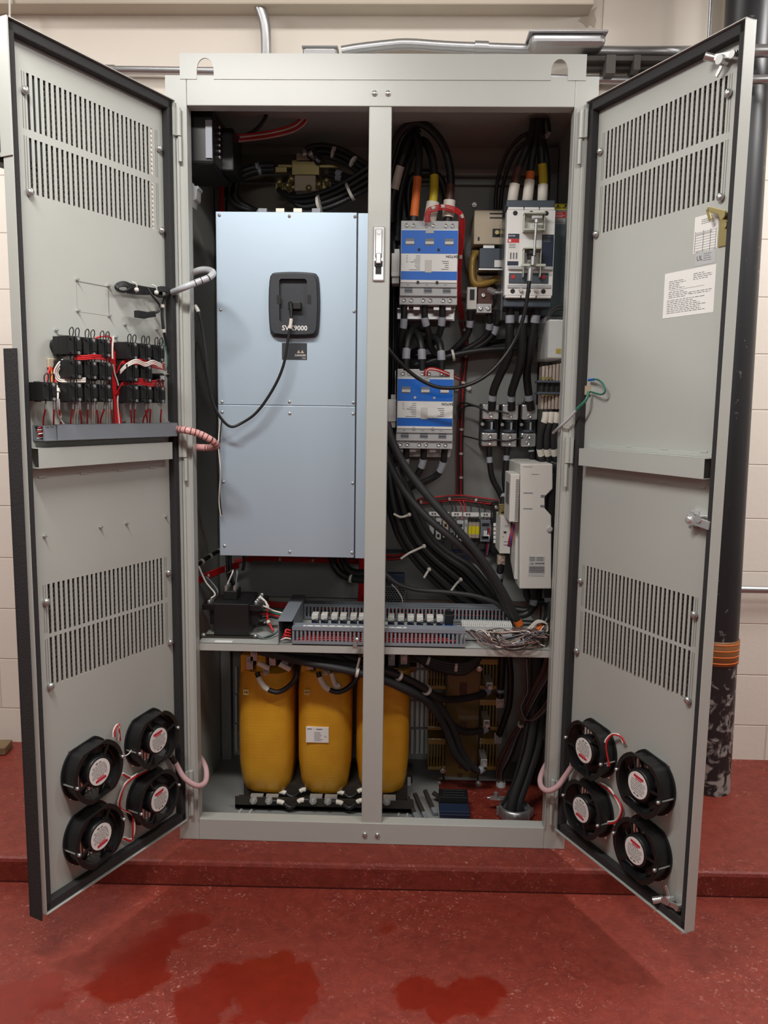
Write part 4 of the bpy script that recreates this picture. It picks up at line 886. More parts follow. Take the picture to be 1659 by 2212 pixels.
for q in range(3):
    for x in (xa+.028, xa+.056): mk('fuse_clip', B().box(x-.004, x+.004, yf+.058+q*.02, yf+.07+q*.02, zt_+.03, zt_+.044), STEEL, fb)
q0 = UZ(600, 1375, zs+.004)
def wpts(*a): return [np.array(q, float) for q in a]
xe = U(605, 1330, .2)[0]
for i, (mm, nm) in enumerate(((WWIRE, 'white'), (GREEN, 'green'), (RED, 'red'), (BWIRE, 'black'))):
    wcable(nm+' wire from the black transformer into the end of the shelf duct', wpts((xb+.02, yf+.05+.02*i, zs+.10-.022*i), (xb+.05, yf+.06+.02*i, zs+.085-.016*i), (xe-.02, yf+.08+.02*i, zs+.07-.014*i), (xe+.02, yf+.08+.02*i, zs+.06-.012*i)), .003, mm, name='control_wire', cat='wire', n=6)
for i, mm in enumerate((GREEN, GREYW)):
    wcable(('green', 'blue grey')[i]+' ground wire looping on the shelf beside the black transformer', wpts((xb+.022, yf+.004, zs+.01), (xb+.04, yf-.010-.006*i, zs+.006), (xb+.065, yf-.01-.004*i, zs+.006+.006*i), (xb+.085, yf+.02, zs+.012), (xb+.10, yf+.05, zs+.03)), .0024, mm, name='ground_wire', cat='wire', n=6)
wcable('red and white twisted lead draped from the transformer terminals to the shelf', wpts((xb+.02, yf+.09, zt_+.004), (xb+.045, yf+.08, zt_-.02), (xb+.047, yf+.075, zt_-.06), (xb+.055, yf+.05, zs+.04), (xb+.075, yf+.03, zs+.015)), .004, RED, name='control_wire', cat='wire', n=6, parts=((0, .3, WWIRE, 'white_wire', 1.05),), ties=((.3, .007), (.75, .007)))
for i in range(3):
    wcable('%s wire bent from the left wall to the transformer terminals' % ('white', 'black', 'dark')[i], wpts((-.59, yf+.10+.02*i, zt_+.10-.02*i), (-.565, yf+.09+.02*i, zt_+.05), (-.53, yf+.07+.02*i, zt_+.015), (xa-.02, yf+.05+.02*i, zt_+.004)), .003, (WWIRE, BWIRE, GREYW)[i], name='control_wire', cat='wire', n=6)
for i in range(2):
    wcable('%s lead from the fuse block on the transformer upward' % ('white', 'clear')[i], wpts((xa+.028+.028*i, yf+.08, zt_+.045), (xa+.045+.012*i, yf+.09, zt_+.09), U(492, 1238, .33)), .0025, (WWIRE, GREYW)[i], name='control_wire', cat='wire', n=6)
# ------------------------------------------------------------------ slotted duct and relays on the shelf
yfd = UZ(640, 1392, zs)[1]; dz = U(700, 1357, yfd)[2]-zs; xl = UZ(632, 1390, zs)[0]; xr2 = UZ(1003, 1394, zs)[0]
def duct_wall(b, x0, x1, y, z0, h, pit=.0128, fr_=.5):
    b.box(x0, x1, y, y+.002, z0, z0+h*.22); n = int((x1-x0)/pit)
    for i in range(n+1):
        x = x0+i*pit; b.box(x, min(x+pit*fr_, x1), y, y+.002, z0+h*.22, z0+h*.85)
    b.box(x0, x1, y, y+.002, z0+h*.85, z0+h)
t = thing('slotted_duct', 'grey slotted duct along the front of the shelf, red wires inside', 'wire duct', ((xl+xr2)/2, yfd+.02, zs))
b = B(); duct_wall(b, xl, xr2, yfd, zs, dz); duct_wall(b, xl, xr2, yfd+.042, zs, dz); b.box(xl, xr2, yfd, yfd+.044, zs, zs+.002); mk('duct_channel', b, DUCT, t)
b = B(); b.box(xl, xr2, yfd-.002, yfd+.046, zs+dz, zs+dz+.003); b.box(xl, xr2, yfd-.002, yfd, zs+dz-.008, zs+dz); mk('duct_cover', b, DUCT, t)
b = B(); c0 = U(655, 1352, yfd+.01); b.mi = 0; b.box(c0[0], c0[0]+.6*(xr2-xl), yfd+.008, yfd+.02, zs+dz+.003, zs+dz+.0036); b.mi = 1
for i in range(14): b.box(c0[0]+.006+.6*(xr2-xl)*i/14, c0[0]+.014+.6*(xr2-xl)*i/14, yfd+.011, yfd+.017, zs+dz+.0036, zs+dz+.0038)
mk('marker_strip', b, [PAPER, INKG], t)
for i in range(9):
    random.seed(i); yy = yfd+.008+.003*(i % 9); wcable('red wire lying in the front shelf duct', [(xl+.005+.01*i, yy, zs+.008+.007*(i % 5)), (xl+.12, yy, zs+.015+.006*(i % 4)), (xl+.26, yy+.004, zs+.012+.007*(i % 5)), (xr2-.03-.02*i, yy, zs+.02+.005*(i % 4))], .0033, RED, name='control_wire', cat='wire', n=6, group='red wires in the front shelf duct')
yrd = UZ(700, 1339, zs)[1]
yrd = max(yrd, yfd+.17); dz2 = dz
xr3 = UZ(1103, 1355, zs)[0]
t = thing('slotted_duct', 'grey slotted duct along the rear of the shelf behind the relays', 'wire duct', ((xl+xr3)/2, yrd, zs))
b = B(); duct_wall(b, xl, xr3, yrd, zs, dz2); duct_wall(b, xl, xr3, yrd+.042, zs, dz2); b.box(xl, xr3, yrd, yrd+.044, zs, zs+.002); mk('duct_channel', b, DUCT, t)
b = B(); b.box(xl, xr3, yrd-.002, yrd+.046, zs+dz2, zs+dz2+.003); mk('duct_cover', b, DUCT, t)
for i in range(5):
    wcable('dark and red wire inside the rear shelf duct', [(xl+.03, yrd+.01+.006*i, zs+.01+.008*i), (xl+.3, yrd+.02, zs+.02+.006*i), (xr3-.02, yrd+.01+.006*i, zs+.015+.006*i)], .003, RED if i % 2 else BWIRE, name='control_wire', cat='wire', n=6, group='wires inside the rear shelf duct')
t = thing('slotted_duct', 'grey closed duct piece joining front and rear shelf ducts at their left end', 'wire duct', (xl-.02, yfd+.1, zs))
b = B(); b.box(xl-.044, xl-.042, yfd-.002, yrd+.05, zs, zs+dz+.02); b.box(xl-.044, xl-.002, yrd+.048, yrd+.05, zs, zs+dz+.02); b.box(xl-.004, xl-.002, yfd+.05, yrd+.05, zs, zs+dz+.02); mk('duct_channel', b, DUCT, t)
b = B(); b.box(xl-.046, xl, yfd-.004, yrd+.05, zs+dz+.02, zs+dz+.0225); mk('duct_cover', b, DUCT, t)
for i in range(4): wcable('red wire coiled in the open end of the left duct piece', [(xl-.035+.004*i, yfd+.004, zs+.012+.008*i), (xl-.02, yfd-.002+.004*i, zs+.02+.008*i), (xl-.006, yfd+.01, zs+.014+.009*i)], .003, RED if i else WWIRE, name='control_wire', cat='wire', n=6, group='wires in the open end of the left duct piece')
b = B(); b.box(xl+.01, xr3-.1, yfd+.075, yfd+.110, zs, zs+.006); b.box(xl+.01, xr3-.1, yfd+.07, yfd+.115, zs+.006, zs+.008); solo('din_rail', b, STEEL, 'steel mounting rail between the two shelf ducts', 'rail')
def make_relay():
    t = thing('plug_in_relay', 'x', 'relay', group='plug-in relays on the shelf')
    b = B().box(-.0125, .0125, -.022, .030, 0, .022); mk('relay_base', b, BLK, t, local=True)
    b = B().box(-.0105, .0105, -.012, .022, .022, .050); mk('coil_block', b, NAVY, t, local=True)
    b = B().box(-.0105, .0105, -.014, .024, .050, .068); mk('relay_cover', b, OFFW, t, .002, local=True)
    b = B(); b.bar((-.011, -.0145, .054), (.011, -.0145, .044), .0012, .0014, (0, 1, 0)); b.bar((-.0115, -.0145, .048), (.011, -.0145, .058), .0012, .0014, (0, 1, 0)); mk('wire_clip', b, STEEL, t, local=True)
    for x in (-.007, .007): mk('terminal_screw', B().cyl((x, -.017, .02), (x, -.017, .0245), .003, 8), STEEL, t, local=True)
    return t
rel0 = make_relay(); first = True; yrel = yfd+.095
pxs = (681, 701, 723, 742, 764, 782, 803, 824, 845, 866, 887, 907, 929, 950)
for i, px in enumerate(pxs):
    x = U(px, 1340, yrel)[0]; M = Matrix.Translation((x, yrel, zs+.008)); lb = 'plug-in relay between the shelf ducts, %s from the left' % ORD[i]
    if 6 <= i <= 7: continue
    if first: rel0.matrix_world = M; rel0['label'] = lb; first = False
    else: dup(rel0, M, lb)
b = B(); x = U(970, 1335, yrel)[0]; b.box(x-.013, x+.013, yrel-.02, yrel+.03, zs+.008, zs+.085); b.box(x-.006, x+.006, yrel, yrel+.012, zs+.085, zs+.097); solo('timer_module', b, BLK, 'tall black module right of the relay row', 'relay', bev=.002)
b = B(); x = U(969, 1352, yrel)[0]; b.box(x-.026, x+.026, yrel-.045, yrel-.022, zs+.022, zs+.052); solo('terminal_plug', b, BLUE, 'bright blue terminal plug right of the relay row', 'terminal', bev=.003)
xa1, xb1 = U(997, 1350, yrel)[0], U(1105, 1350, yrel)[0]
t = thing('terminal_strip', 'long white terminal strip right of the relays on the shelf', 'terminal strip', ((xa1+xb1)/2, yrel, zs+.006))
b = B().box(xa1, xb1, yrel-.02, yrel+.03, zs, zs+.050); mk('strip_body', b, LGREY, t, .001)
b = B()
for i in range(26): x = xa1+(xb1-xa1)*(i+.2)/26; b.box(x, x+(xb1-xa1)*.6/26, yrel-.018, yrel+.028, zs+.050, zs+.057)
b.f and mk('clamp_row', b, WHITE, t)
# loose thin wires right of the front duct
random.seed(21); TANW = mat('tan wire', (150, 122, 112), .5)
wc = [('brown', BROWNW), ('grey', GREYW), ('white', WWIRE), ('dark', BWIRE), ('tan', TANW), ('white', SLEEVE)]
tb_ = B()
x0 = xa1
for i in range(44):
    k = (0, 1, 4, 2, 3, 0, 4, 0, 1, 4, 2, 3)[i % 12]; nm, mm = wc[k]
    sx = x0+random.uniform(.0, .10); ex = U(1150+random.uniform(-6, 34), 1390, yfd+.06)[0]
    dip = random.uniform(-.012, .05); y0_ = yfd+random.uniform(-.035, .03)
    if i < 24:
        P_ = [(sx, yfd+.075, zs+.034), (sx+.015, yfd+.055, zs+.038+random.uniform(-.01, .008)), (sx+random.uniform(.03, .07), y0_, zs+.006+random.uniform(0, .02)), (sx+random.uniform(.09, .14), y0_+random.uniform(-.012, .03), zs+.005+random.uniform(0, .028)), (ex-.03, yfd+random.uniform(.0, .06), zs+random.uniform(.006, .05)), (ex+.01, yfd+.06+random.uniform(-.03, .05), zs+random.uniform(.004, .06))]
    else:
        P_ = [(sx+.05, yfd+.06, zs+.036), (sx+.10, yfd+.03+random.uniform(-.02, .02), zs+.044+random.uniform(-.006, .014)), (sx+.16, yfd+random.uniform(.0, .05), zs+.046+random.uniform(-.02, .01)), (ex-.035, yfd+random.uniform(.0, .05), zs+.03+random.uniform(-.012, .024)), (ex-.005, yfd+random.uniform(.0, .05), zs+random.uniform(.006, .03)), (ex+.012, yfd+.07, zs+.004)]
    if i % 4 == 0: wcable('%s wire lying loose on the tangle of thin wires at the shelf end' % nm, P_, random.uniform(.0016, .0022), mm, name='control_wire', cat='wire', n=5, group='loose %s wires at the right end of the shelf' % nm)
    else: tb_.mi = k; tb_.tube(spline(P_), random.uniform(.0014, .0022), 5)
tag(mk('wire_tangle', tb_, [q[1] for q in wc]), 'tangle of thin brown and grey wires at the right end of the shelf', 'wires', kind='stuff')
for i in range(3):
    c = U(1160, 1360, yfd+.12); wcable('white wire curled up beside the orange cable ends', [c+np.array([-.03, 0, -.01+.006*i]), c+np.array([0, .0, .022+.004*i]), c+np.array([.03, .0, .02]), c+np.array([.032, 0, -.006]), c+np.array([.005, 0, -.014+.004*i]), c+np.array([-.03, -.02, -.03])], .0028, WWIRE, name='control_wire', cat='wire', n=6, group='white wires beside the orange cable ends')
# power supply behind the post
t = thing('power_supply', 'metal power supply with a honeycomb grille behind the centre post', 'power supply', U(850, 1320, .42))
X0, X1, Z0, Z1 = rect(800, 1268, 874, 1321, .42)
b = B(); b.box(X0, X1, .425, .50, Z0, Z1); mk('case', b, INK, t)
b = B(); b.box(X0-.002, X1+.002, .42, .50, Z1, Z1+.002); b.box(X1, X1+.002, .42, .5, Z0, Z1)
r = .0052; row = 0; z = Z0+r
while z < Z1:
    x = X0+(r if row % 2 else 0)*.9
    while x < X1:
        hx = [(x+r*math.cos(a), .421, z+r*math.sin(a)) for a in np.linspace(math.pi/6, math.pi/6+2*math.pi, 7)[:-1]]
        for q in range(3): b.bar(hx[q], hx[q+1], .0016, .0012, (0, 1, 0))
        x += r*1.8
    z += r*1.55; row += 1
mk('honeycomb_grille', b, GALV, t)
b = B(); fr(b, 835, 1240, 874, 1258, .45, .04); mk('terminal_shield', b, NAVY, t, .003)
cable('white wire hanging in front of the honeycomb power supply', [(846, 1262, .40), (858, 1275, .40), (868, 1292, .40), (870, 1310, .40), (866, 1320, .40)], .002, WWIRE, name='control_wire', cat='wire', n=6)
# ------------------------------------------------------------------ reactor in the lower left
t = thing('line_reactor', 'three phase reactor with three yellow taped coils at the cabinet bottom', 'reactor', (-.18, .3, .01))
YB = .19
b = B(); c0 = U(505, 1735, YB-.04); c1 = U(880, 1748, YB-.04); b.box(c0[0], c1[0]+.02, YB-.02, YB+.05, .02, .032); b.box(c0[0], c1[0]+.02, YB-.02, YB-.014, .02, .06); b.box(c0[0], c1[0]+.02, YB+.20, YB+.27, .02, .06); mk('base_rail', b, CORE, t)
b = B(); b.box(c0[0]+.02, c1[0], YB+.03, YB+.2, .032, .085); mk('lower_yoke', b, CORE, t); b = B().box(c0[0]+.01, c1[0], YB+.05, YB+.17, .50, .585); mk('upper_yoke', b, CORE, t)
def coil(px0, px1, pyb, idx):
    xa = U(px0, 1560, YB)[0]; xb = U(px1, 1560, YB+.1)[0]
    zb_ = U(px0+40, pyb, YB)[2]; zt_ = U(px0+40, 1452, YB)[2]
    cx_ = (xa+xb)/2; hw = (xb-xa)/2
    zsq = [(0, .80), (.04, .87), (.12, .95), (.25, .985), (.5, 1), (.8, 1.0), (.93, .985), (1, .94)]
    b = B(); vs = []; n = 24
    for tq, s in zsq:
        for j in range(n):
            a = 2*math.pi*j/n; ca, sa = math.cos(a), math.sin(a); e = .52
            x = hw*s*math.copysign(abs(ca)**e, ca); y = .115*s*math.copysign(abs(sa)**e, sa)
            x += .0025*math.sin(tq*23+j*1.7+idx)*(1-tq*.5)
            vs.append((cx_+x, YB+.105+y, zb_+(zt_-zb_)*tq+.004*math.sin(j*.9+idx)*(1 if tq in (0, 1) else 0)))
    k = len(zsq); b.add(vs, [(i*n+j, i*n+(j+1) % n, (i+1)*n+(j+1) % n, (i+1)*n+j) for i in range(k-1) for j in range(n)], True)
    b.add(vs[:n], [tuple(range(n))[::-1]]); b.add(vs[-n:], [tuple(range(n))])
    c = mk('coil', b, COIL, t)
    for q in range(2):      # folded tape tabs on the upper end
        b = B().box(cx_-hw*.85+q*hw*.55, cx_-hw*.5+q*hw*.55, YB+.01, YB+.16, zt_-.006, zt_+.055); mk('tape_tab', b, COIL, c, .004)
    for q in range(3):
        b = B().box(cx_-hw*.4+q*hw*.4, cx_-hw*.25+q*hw*.4, YB+.05, YB+.19, zt_-.003, zt_+.03+.012*q); mk('spacer', b, YELLOW, c)
    return cx_, hw, zb_, zt_, c
cs = [coil(510, 640, 1714, 0), coil(640, 762, 1715, 1), coil(768, 884, 1716, 2)]
for i, (cx_, hw, zb_, zt_, c) in enumerate(cs):
    yf_ = YB-.012
    for dx, dz in ((-.5, .055), (-.35, .085), (.08, .02), (.3, .07), (.75, .075)):
        p = np.array([cx_+hw*dx, yf_+.012, zt_+dz-.02]); b = B(); b.box(p[0]-.011, p[0]+.011, p[1], p[1]+.005, p[2]-.026, p[2]+.018); b.cyl(p, p+np.array([0, -.012, 0]), .0085, 6); b.cyl(p, p+np.array([0, -.02, 0]), .0045, 8); mk('upper_lug', b, LUG, t)
    for dx in (-.35, .2):
        p = np.array([cx_+hw*dx, yf_-.006, zb_-.012]); b = B(); b.cyl(p, p+np.array([0, -.010, 0]), .0125, 16); b.cyl(p, p+np.array([0, -.018, 0]), .009, 6); b.cyl(p, p+np.array([0, -.026, 0]), .005, 8); b.box(p[0]-.012, p[0]+.03, p[1], p[1]+.02, p[2]-.012, p[2]+.012); mk('lower_terminal', b, LUG, t)
    if i < 2:
        x1 = cx_+hw*.35; x2 = cs[i+1][0]-cs[i+1][1]*.5
        for q, (m0, m1) in enumerate(((0, 0), (1, 1))):
            P_ = [(x1, yf_-.014+q*.05, zb_-.012+q*.01), (x1+.03, yf_-.014+q*.05, zb_-.016+q*.01), ((x1+x2)/2, yf_-.02+q*.05, zb_-.03+q*.012), (x2-.03, yf_-.014+q*.05, zb_-.008+q*.012), (x2, yf_-.014+q*.05, zb_-.006+q*.014)]
            wcable('black jumper at the coil feet between yellow coils, %s pair, %s one' % (('first and second', 'second and third')[i], ('front', 'rear')[q]), P_, .007, RUB, name='jumper_cable', parts=((.1, .27, SLEEVE, 'marker_sleeve', 1.15), (.72, .88, SLEEVE, 'marker_sleeve', 1.15)))
    c2 = U((531, 663, 795)[i], 1496, YB-.014); b = B(); b.mi = 0; b.box(c2[0]-.0085, c2[0]+.0085, YB-.0125, YB-.009, c2[2]-.009, c2[2]+.009); b.mi = 1
    if i < 2: b.text(('R8', 'R9')[i], (c2[0], YB-.0128, c2[2]), EX, EZ, .011, .0, 'CENTER', .02); mk('coil_tag', b, [TAGY, INK], c)
b = B(); b.mi = 0; x0, x1, z0, z1 = fr(b, 661, 1571, 710, 1604, YB-.0135, .006); b.mi = 1
for q in range(7): b.box(x0+(x1-x0)*.36, x0+(x1-x0)*random.uniform(.6, .75), YB-.0137, YB-.0135, z0+(z1-z0)*(.1+.09*q), z0+(z1-z0)*(.13+.09*q))
b.box(x0+.004, x0+.020, YB-.0137, YB-.0135, z1-.008, z1-.005); b.box(x0+(x1-x0)*.45, x0+(x1-x0)*.72, YB-.0137, YB-.0135, z1-.009, z1-.0055); b.mi = 2; b.text('UL', (x1-.01, YB-.0138, (z0+z1)/2-.006), EX, EZ, .009)
mk('rating_label', b, [PAPER, INKG, INK], cs[1][4])
for i, (px, x2) in enumerate(((560, 640), (692, 775))):
    cable('black lead with white collar drooping over the %s yellow coil top' % ORD[i], [(px-5, 1452, YB-.025), (px+2, 1470, YB-.03), (px+14, 1486, YB-.035), (px+38, 1495, YB-.035), (px+62, 1484, YB-.03), (px+80, 1462, YB-.02), (x2, 1440, YB), (x2+8, 1422, YB+.05)], .0085, RUB, parts=((.06, .26, SLEEVE, 'marker_sleeve', 1.2),))
for i, (px, py, ex) in enumerate(((557, 1432, 580), (604, 1434, 626), (735, 1478, 716))):
    cable('white collared cable end among the coil lugs, %s from the left' % ORD[i], [(px, py, YB-.02), ((px+ex)/2, py+6, YB-.02), (ex, py+12*(1 if i < 2 else -2), YB-.015)], .009, SLEEVE, name='cable_end', cat='cable end')
for i, pts in enumerate((
    [(565, 1408, .13), (610, 1418, .12), (680, 1428, .13), (740, 1434, .11), (790, 1442, .1), (850, 1455, .12), (905, 1480, .16), (950, 1508, .22), (990, 1510, .28), (1035, 1502, .32), (1058, 1490, .35)],
    [(590, 1412, .1), (640, 1426, .09), (700, 1438, .08), (760, 1450, .075), (820, 1466, .08), (880, 1492, .12), (930, 1520, .2), (965, 1555, .27), (1000, 1580, .32), (1040, 1578, .35), (1055, 1570, .36)],
    [(600, 1408, .15), (680, 1414, .15), (760, 1422, .15), (830, 1444, .155), (890, 1474, .17), (940, 1512, .22), (975, 1565, .27), (1000, 1630, .32), (1030, 1664, .35), (1048, 1655, .36)],
    [(700, 1410, .12), (760, 1434, .14), (830, 1465, .13), (885, 1488, .15), (930, 1525, .2), (960, 1570, .26), (985, 1630, .3), (1010, 1660, .33)])):
    cable('thick black cable from over the yellow coils to the amber transformer, %s of four' % ORD[i], pts, .0125, RUBM, parts=((.965, 1, MARK, 'marker_sleeve'),) if i < 3 else (), ties=((.52, .0185), (.66, .0185)) if i == 0 else ((.30, .0165),) if i == 1 else ())
cable('black stub of the strap hanging under the shelf edge beside the post', [(778, 1408, .06), (776, 1425, .06), (772, 1442, .07), (766, 1456, .08)], .004, TIE, name='cable_tie', cat='cable tie', n=6, parts=((0, .2, BLK, 'tie_anchor', 1.6),))
# ================================================================== right bay
def Z6(x, y): return 780+x/3.456, 420+y/3.456        # helper for pixel pairs read in one crop
class Face:                                         # a front face in fractions (0,0 top left)
    def __init__(s, px0, py0, px1, py1, Y): s.x0, s.x1, s.z0, s.z1 = rect(px0, py0, px1, py1, Y); s.Y = Y
    def p(s, a, c, d=0): return np.array([s.x0+(s.x1-s.x0)*a, s.Y-d, s.z1-(s.z1-s.z0)*c])
    def box(s, b, a0, c0, a1, c1, d0, d1):
        p, q = s.p(a0, c0), s.p(a1, c1); b.box(p[0], q[0], s.Y-d1, s.Y-d0, q[2], p[2]); return b
    def disc(s, b, a, c, r, d0, d1, n=14): return b.cyl(s.p(a, c, d0), s.p(a, c, d1), r, n)
def screwhead(F, b, a, c, r, d):
    b.lathe([(r, 0), (r, .003), (r*.7, .0035), (r*.65, .0015), (1e-5, .0015)], F.p(a, c, d), (0, -1, 0), 14)
def contactor(F, label, dep, used):
    t = thing('contactor', label, 'contactor', F.p(.5, 1))
    b = B(); F.box(b, 0, .0, 1, .12, -dep, -.012); F.box(b, 0, .10, 1, .80, -dep, 0); F.box(b, -.005, .78, 1.005, .90, -dep, -.006); F.box(b, -.01, .89, 1.01, 1.0, -dep, -.016); mk('body', b, LGREY, t, .002)
    b = B(); F.box(b, .01, .115, .99, .745, 0, .003); cv = mk('front_cover', b, WHITE, t, .001)
    b = B(); F.box(b, .012, .125, .988, .40, .003, .0036); F.box(b, .012, .61, .988, .712, .003, .0036); mk('blue_band', b, BLUE, cv)
    for x, y in ((.16, .262), (.50, .262), (.84, .262)):
        b = B(); F.box(b, x-.075, y-.04, x+.075, y+.04, .0036, .0042); w_ = mk('window', b, MGREY, cv); b = B(); F.box(b, x-.075, y-.005, x+.075, y+.03, .0042, .0075); mk('window_bar', b, OFFW, cv, .001)
    b = B(); F.box(b, .43, .118, .57, .16, .0036, .005); mk('coil_window', b, LGREY, cv)
    b = B(); F.box(b, .43, .475, .545, .625, .003, .0055); mk('slide', b, OFFW, cv, .001)
    for x, y in ((.32, .355), (.66, .355), (.31, .74), (.645, .74)):
        b = B(); F.disc(b, x, y, .0045, .0035, .0055); mk('screw', b, INK if not used else STEEL, cv)
    b = B(); rnd = random.Random(4)
    b.text('EATON', F.p(.892, .432, .0032), (-1, 0, 0), (0, 0, -1), .0115, .0004, 'CENTER', .03)
    mk('lettering', b, INK, cv, label='dark lettering, upside down')
    b = B()
    for q in range(8):
        y = .425+.0235*q
        if q < 4: F.box(b, .10, y, .10+.03*rnd.uniform(.7, 1.3), y+.006, .003, .0034)
        x1 = .345; F.box(b, x1-rnd.uniform(.06, .2), y, x1, y+.007, .003, .0034)
        if q > 2: F.box(b, .84-rnd.uniform(.05, .14), y-.01, .84, y-.002, .003, .0034)
    for x in (.14, .47, .80): F.box(b, x-.03, .112, x+.02, .118, -.011, -.0105); F.box(b, x-.03, .765, x+.02, .772, .0, .0005)
    mk('fine_print', b, INKG, cv)
    for x in (.15, .49, .82):
        b = B(); F.box(b, x-.07, .80, x+.07, .865, -.006, -.0052); F.box(b, x-.06, .83, x+.06, .836, -.0052, -.002); mk('vent', b, MGREY, t)
    for y, d in ((.055, -.012), (.945, -.016)):
        for x in ((.10, .215, .44, .56, .78, .89) if y < .5 else (.075, .20, .41, .535, .76, .88)):
            b = B(); screwhead(F, b, x, y, .0072, d); mk('terminal_screw', b, STEEL, t)
    b = B(); F.box(b, -.16, .38, -.012, .66, -.12, -.02); F.box(b, -.11, .32, -.02, .38, -.10, -.035); F.box(b, -.15, .66, -.02, .74, -.10, -.03); ax_ = mk('auxiliary_contact', b, WHITE, t, .002)
    b = B(); F.box(b, -.14, .46, -.05, .60, -.02, -.019); mk('contact_label', b, PAPER, ax_)
    b = B()
    for x in (.10, .30, .66, .86): F.box(b, x-.06, .995, x+.06, 1.05, -dep, -.05)
    F.box(b, -.07, -.01, 1.03, 1.12, -dep-.004, -dep); F.box(b, -.05, 1.03, 1.0, 1.13, -.14, -.135); F.box(b, -.05, 1.012, 1.0, 1.03, -.14, -.08); mk('mounting_plate', b, PLATE, t, .001)
    return t
F1 = Face(865, 475, 989, 657, .33); contactor(F1, 'upper white and blue contactor, red wires arched over its top', .2, False)
F2 = Face(857, 797, 979, 970, .35); contactor(F2, 'lower white and blue contactor, above the diagonal black cables', .19, True)
# line and load cables of the contactors
ZY = .34
cable('orange taped black cable dropping into the upper contactor', [(893, 482, .36), (897, 440, .36), (903, 370, .36), (905, 325, .37), (898, 292, .39), (880, 300, .42), (862, 350, .45), (850, 420, .47), (845, 480, .48)], .0135, RUB, parts=((.035, .24, ORANGE, 'orange_tape', 1.06),))
cable('yellow taped black cable dropping into the upper contactor', [(928, 480, .36), (936, 430, .36), (938, 380, .37), (932, 335, .38), (916, 305, .4), (896, 318, .43), (876, 372, .46), (862, 440, .48), (858, 520, .5)], .0135, RUB, parts=((.0, .10, SLEEVE, 'white_sleeve', 1.6), (.1, .24, YELLOW, 'yellow_tape', 1.06)))
cable('brown taped black cable dropping into the upper contactor', [(967, 480, .36), (971, 430, .36), (973, 375, .36), (958, 315, .36), (925, 275, .36), (893, 266, .37), (862, 290, .39), (846, 335, .41), (830, 400, .43)], .0135, RUB, parts=((.025, .115, SLEEVE, 'white_sleeve', 1.5), (.115, .20, BROWN, 'brown_tape', 1.06)))
cable('black cable with a beige collar looping left of the contactor cables', [(903, 278, .40), (887, 300, .4), (873, 335, .4), (862, 370, .41), (850, 420, .42), (838, 480, .43)], .0135, RUB, parts=((.42, .66, SLEEVE, 'beige_sleeve', 1.1),))
for i in range(4):
    cable('black cable running down behind the centre post beside the contactors, %s from the left' % ORD[i], [(836+i*11, 400-i*12, .50), (832+i*11, 470, .51), (830+i*11, 540, .52), (828+i*11, 700, .53), (826+i*11, 900, .52), (826+i*11, 1000, .50)], .008, RUB)
cable('black cable looping behind the contactor cables on the back panel', [(885, 470, .5), (882, 420, .5), (892, 382, .5), (925, 374, .5), (950, 385, .5), (962, 420, .5), (965, 470, .5)], .013, RUB)
for i, (x0, pts) in enumerate(((873, [(873, 655), (872, 700), (866, 735), (868, 765), (885, 780), (915, 785)]), (917, [(917, 655), (918, 690), (926, 720), (930, 748), (945, 765), (975, 772)]), (956, [(956, 655), (955, 690), (950, 718), (938, 738), (915, 750), (885, 765)]))):
    cable('black cable leaving the bottom of the upper contactor, %s from the left' % ORD[i], [(p[0], p[1], (.37, .38, .40, .43, .46, .49)[j]) for j, p in enumerate(pts)], .0115, RUB, parts=((.14, .32, MARK, 'marker_sleeve'),))
for i, pts in enumerate(([(877, 800), (878, 760), (884, 725), (898, 708), (918, 712)], [(912, 800), (911, 760), (906, 730), (893, 712), (880, 702)], [(954, 800), (953, 765), (948, 738), (932, 728), (915, 735)])):
    cable('black cable entering the top of the lower contactor, %s from the left' % ORD[i], [(p[0], p[1], (.37, .37, .39, .43, .47)[j]) for j, p in enumerate(pts)], .0125, RUB, parts=((.12, .36, MARK, 'marker_sleeve'),))
for i, pts in enumerate(([(878, 965), (876, 1000), (866, 1030), (848, 1060), (838, 1090)], [(916, 965), (913, 1000), (900, 1028), (878, 1055), (850, 1085)], [(961, 965), (957, 1000), (945, 1025), (915, 1042), (885, 1055), (860, 1090)])):
    cable('black cable leaving the bottom of the lower contactor, %s from the left' % ORD[i], [(p[0], p[1], .39+.015*j) for j, p in enumerate(pts)], .0115, RUB, parts=((.14, .36, MARK, 'marker_sleeve'),))
for i in range(4):
    cable('thick black cable crossing the back panel between the contactors, %s from the top' % ORD[i], [(868, 772+i*5, .55-.026*i), (910, 774+i*4, .55-.026*i), (960, 766+i*2, .55-.026*i), (1010, 752+i*3, .55-.026*i), (1060, 743+i*4, .55-.026*i), (1120, 735+i*6, .55-.026*i), (1180, 736+i*6, .55-.026*i)], .0115, RUB, ties=((.36, .021),) if i == 3 else ())
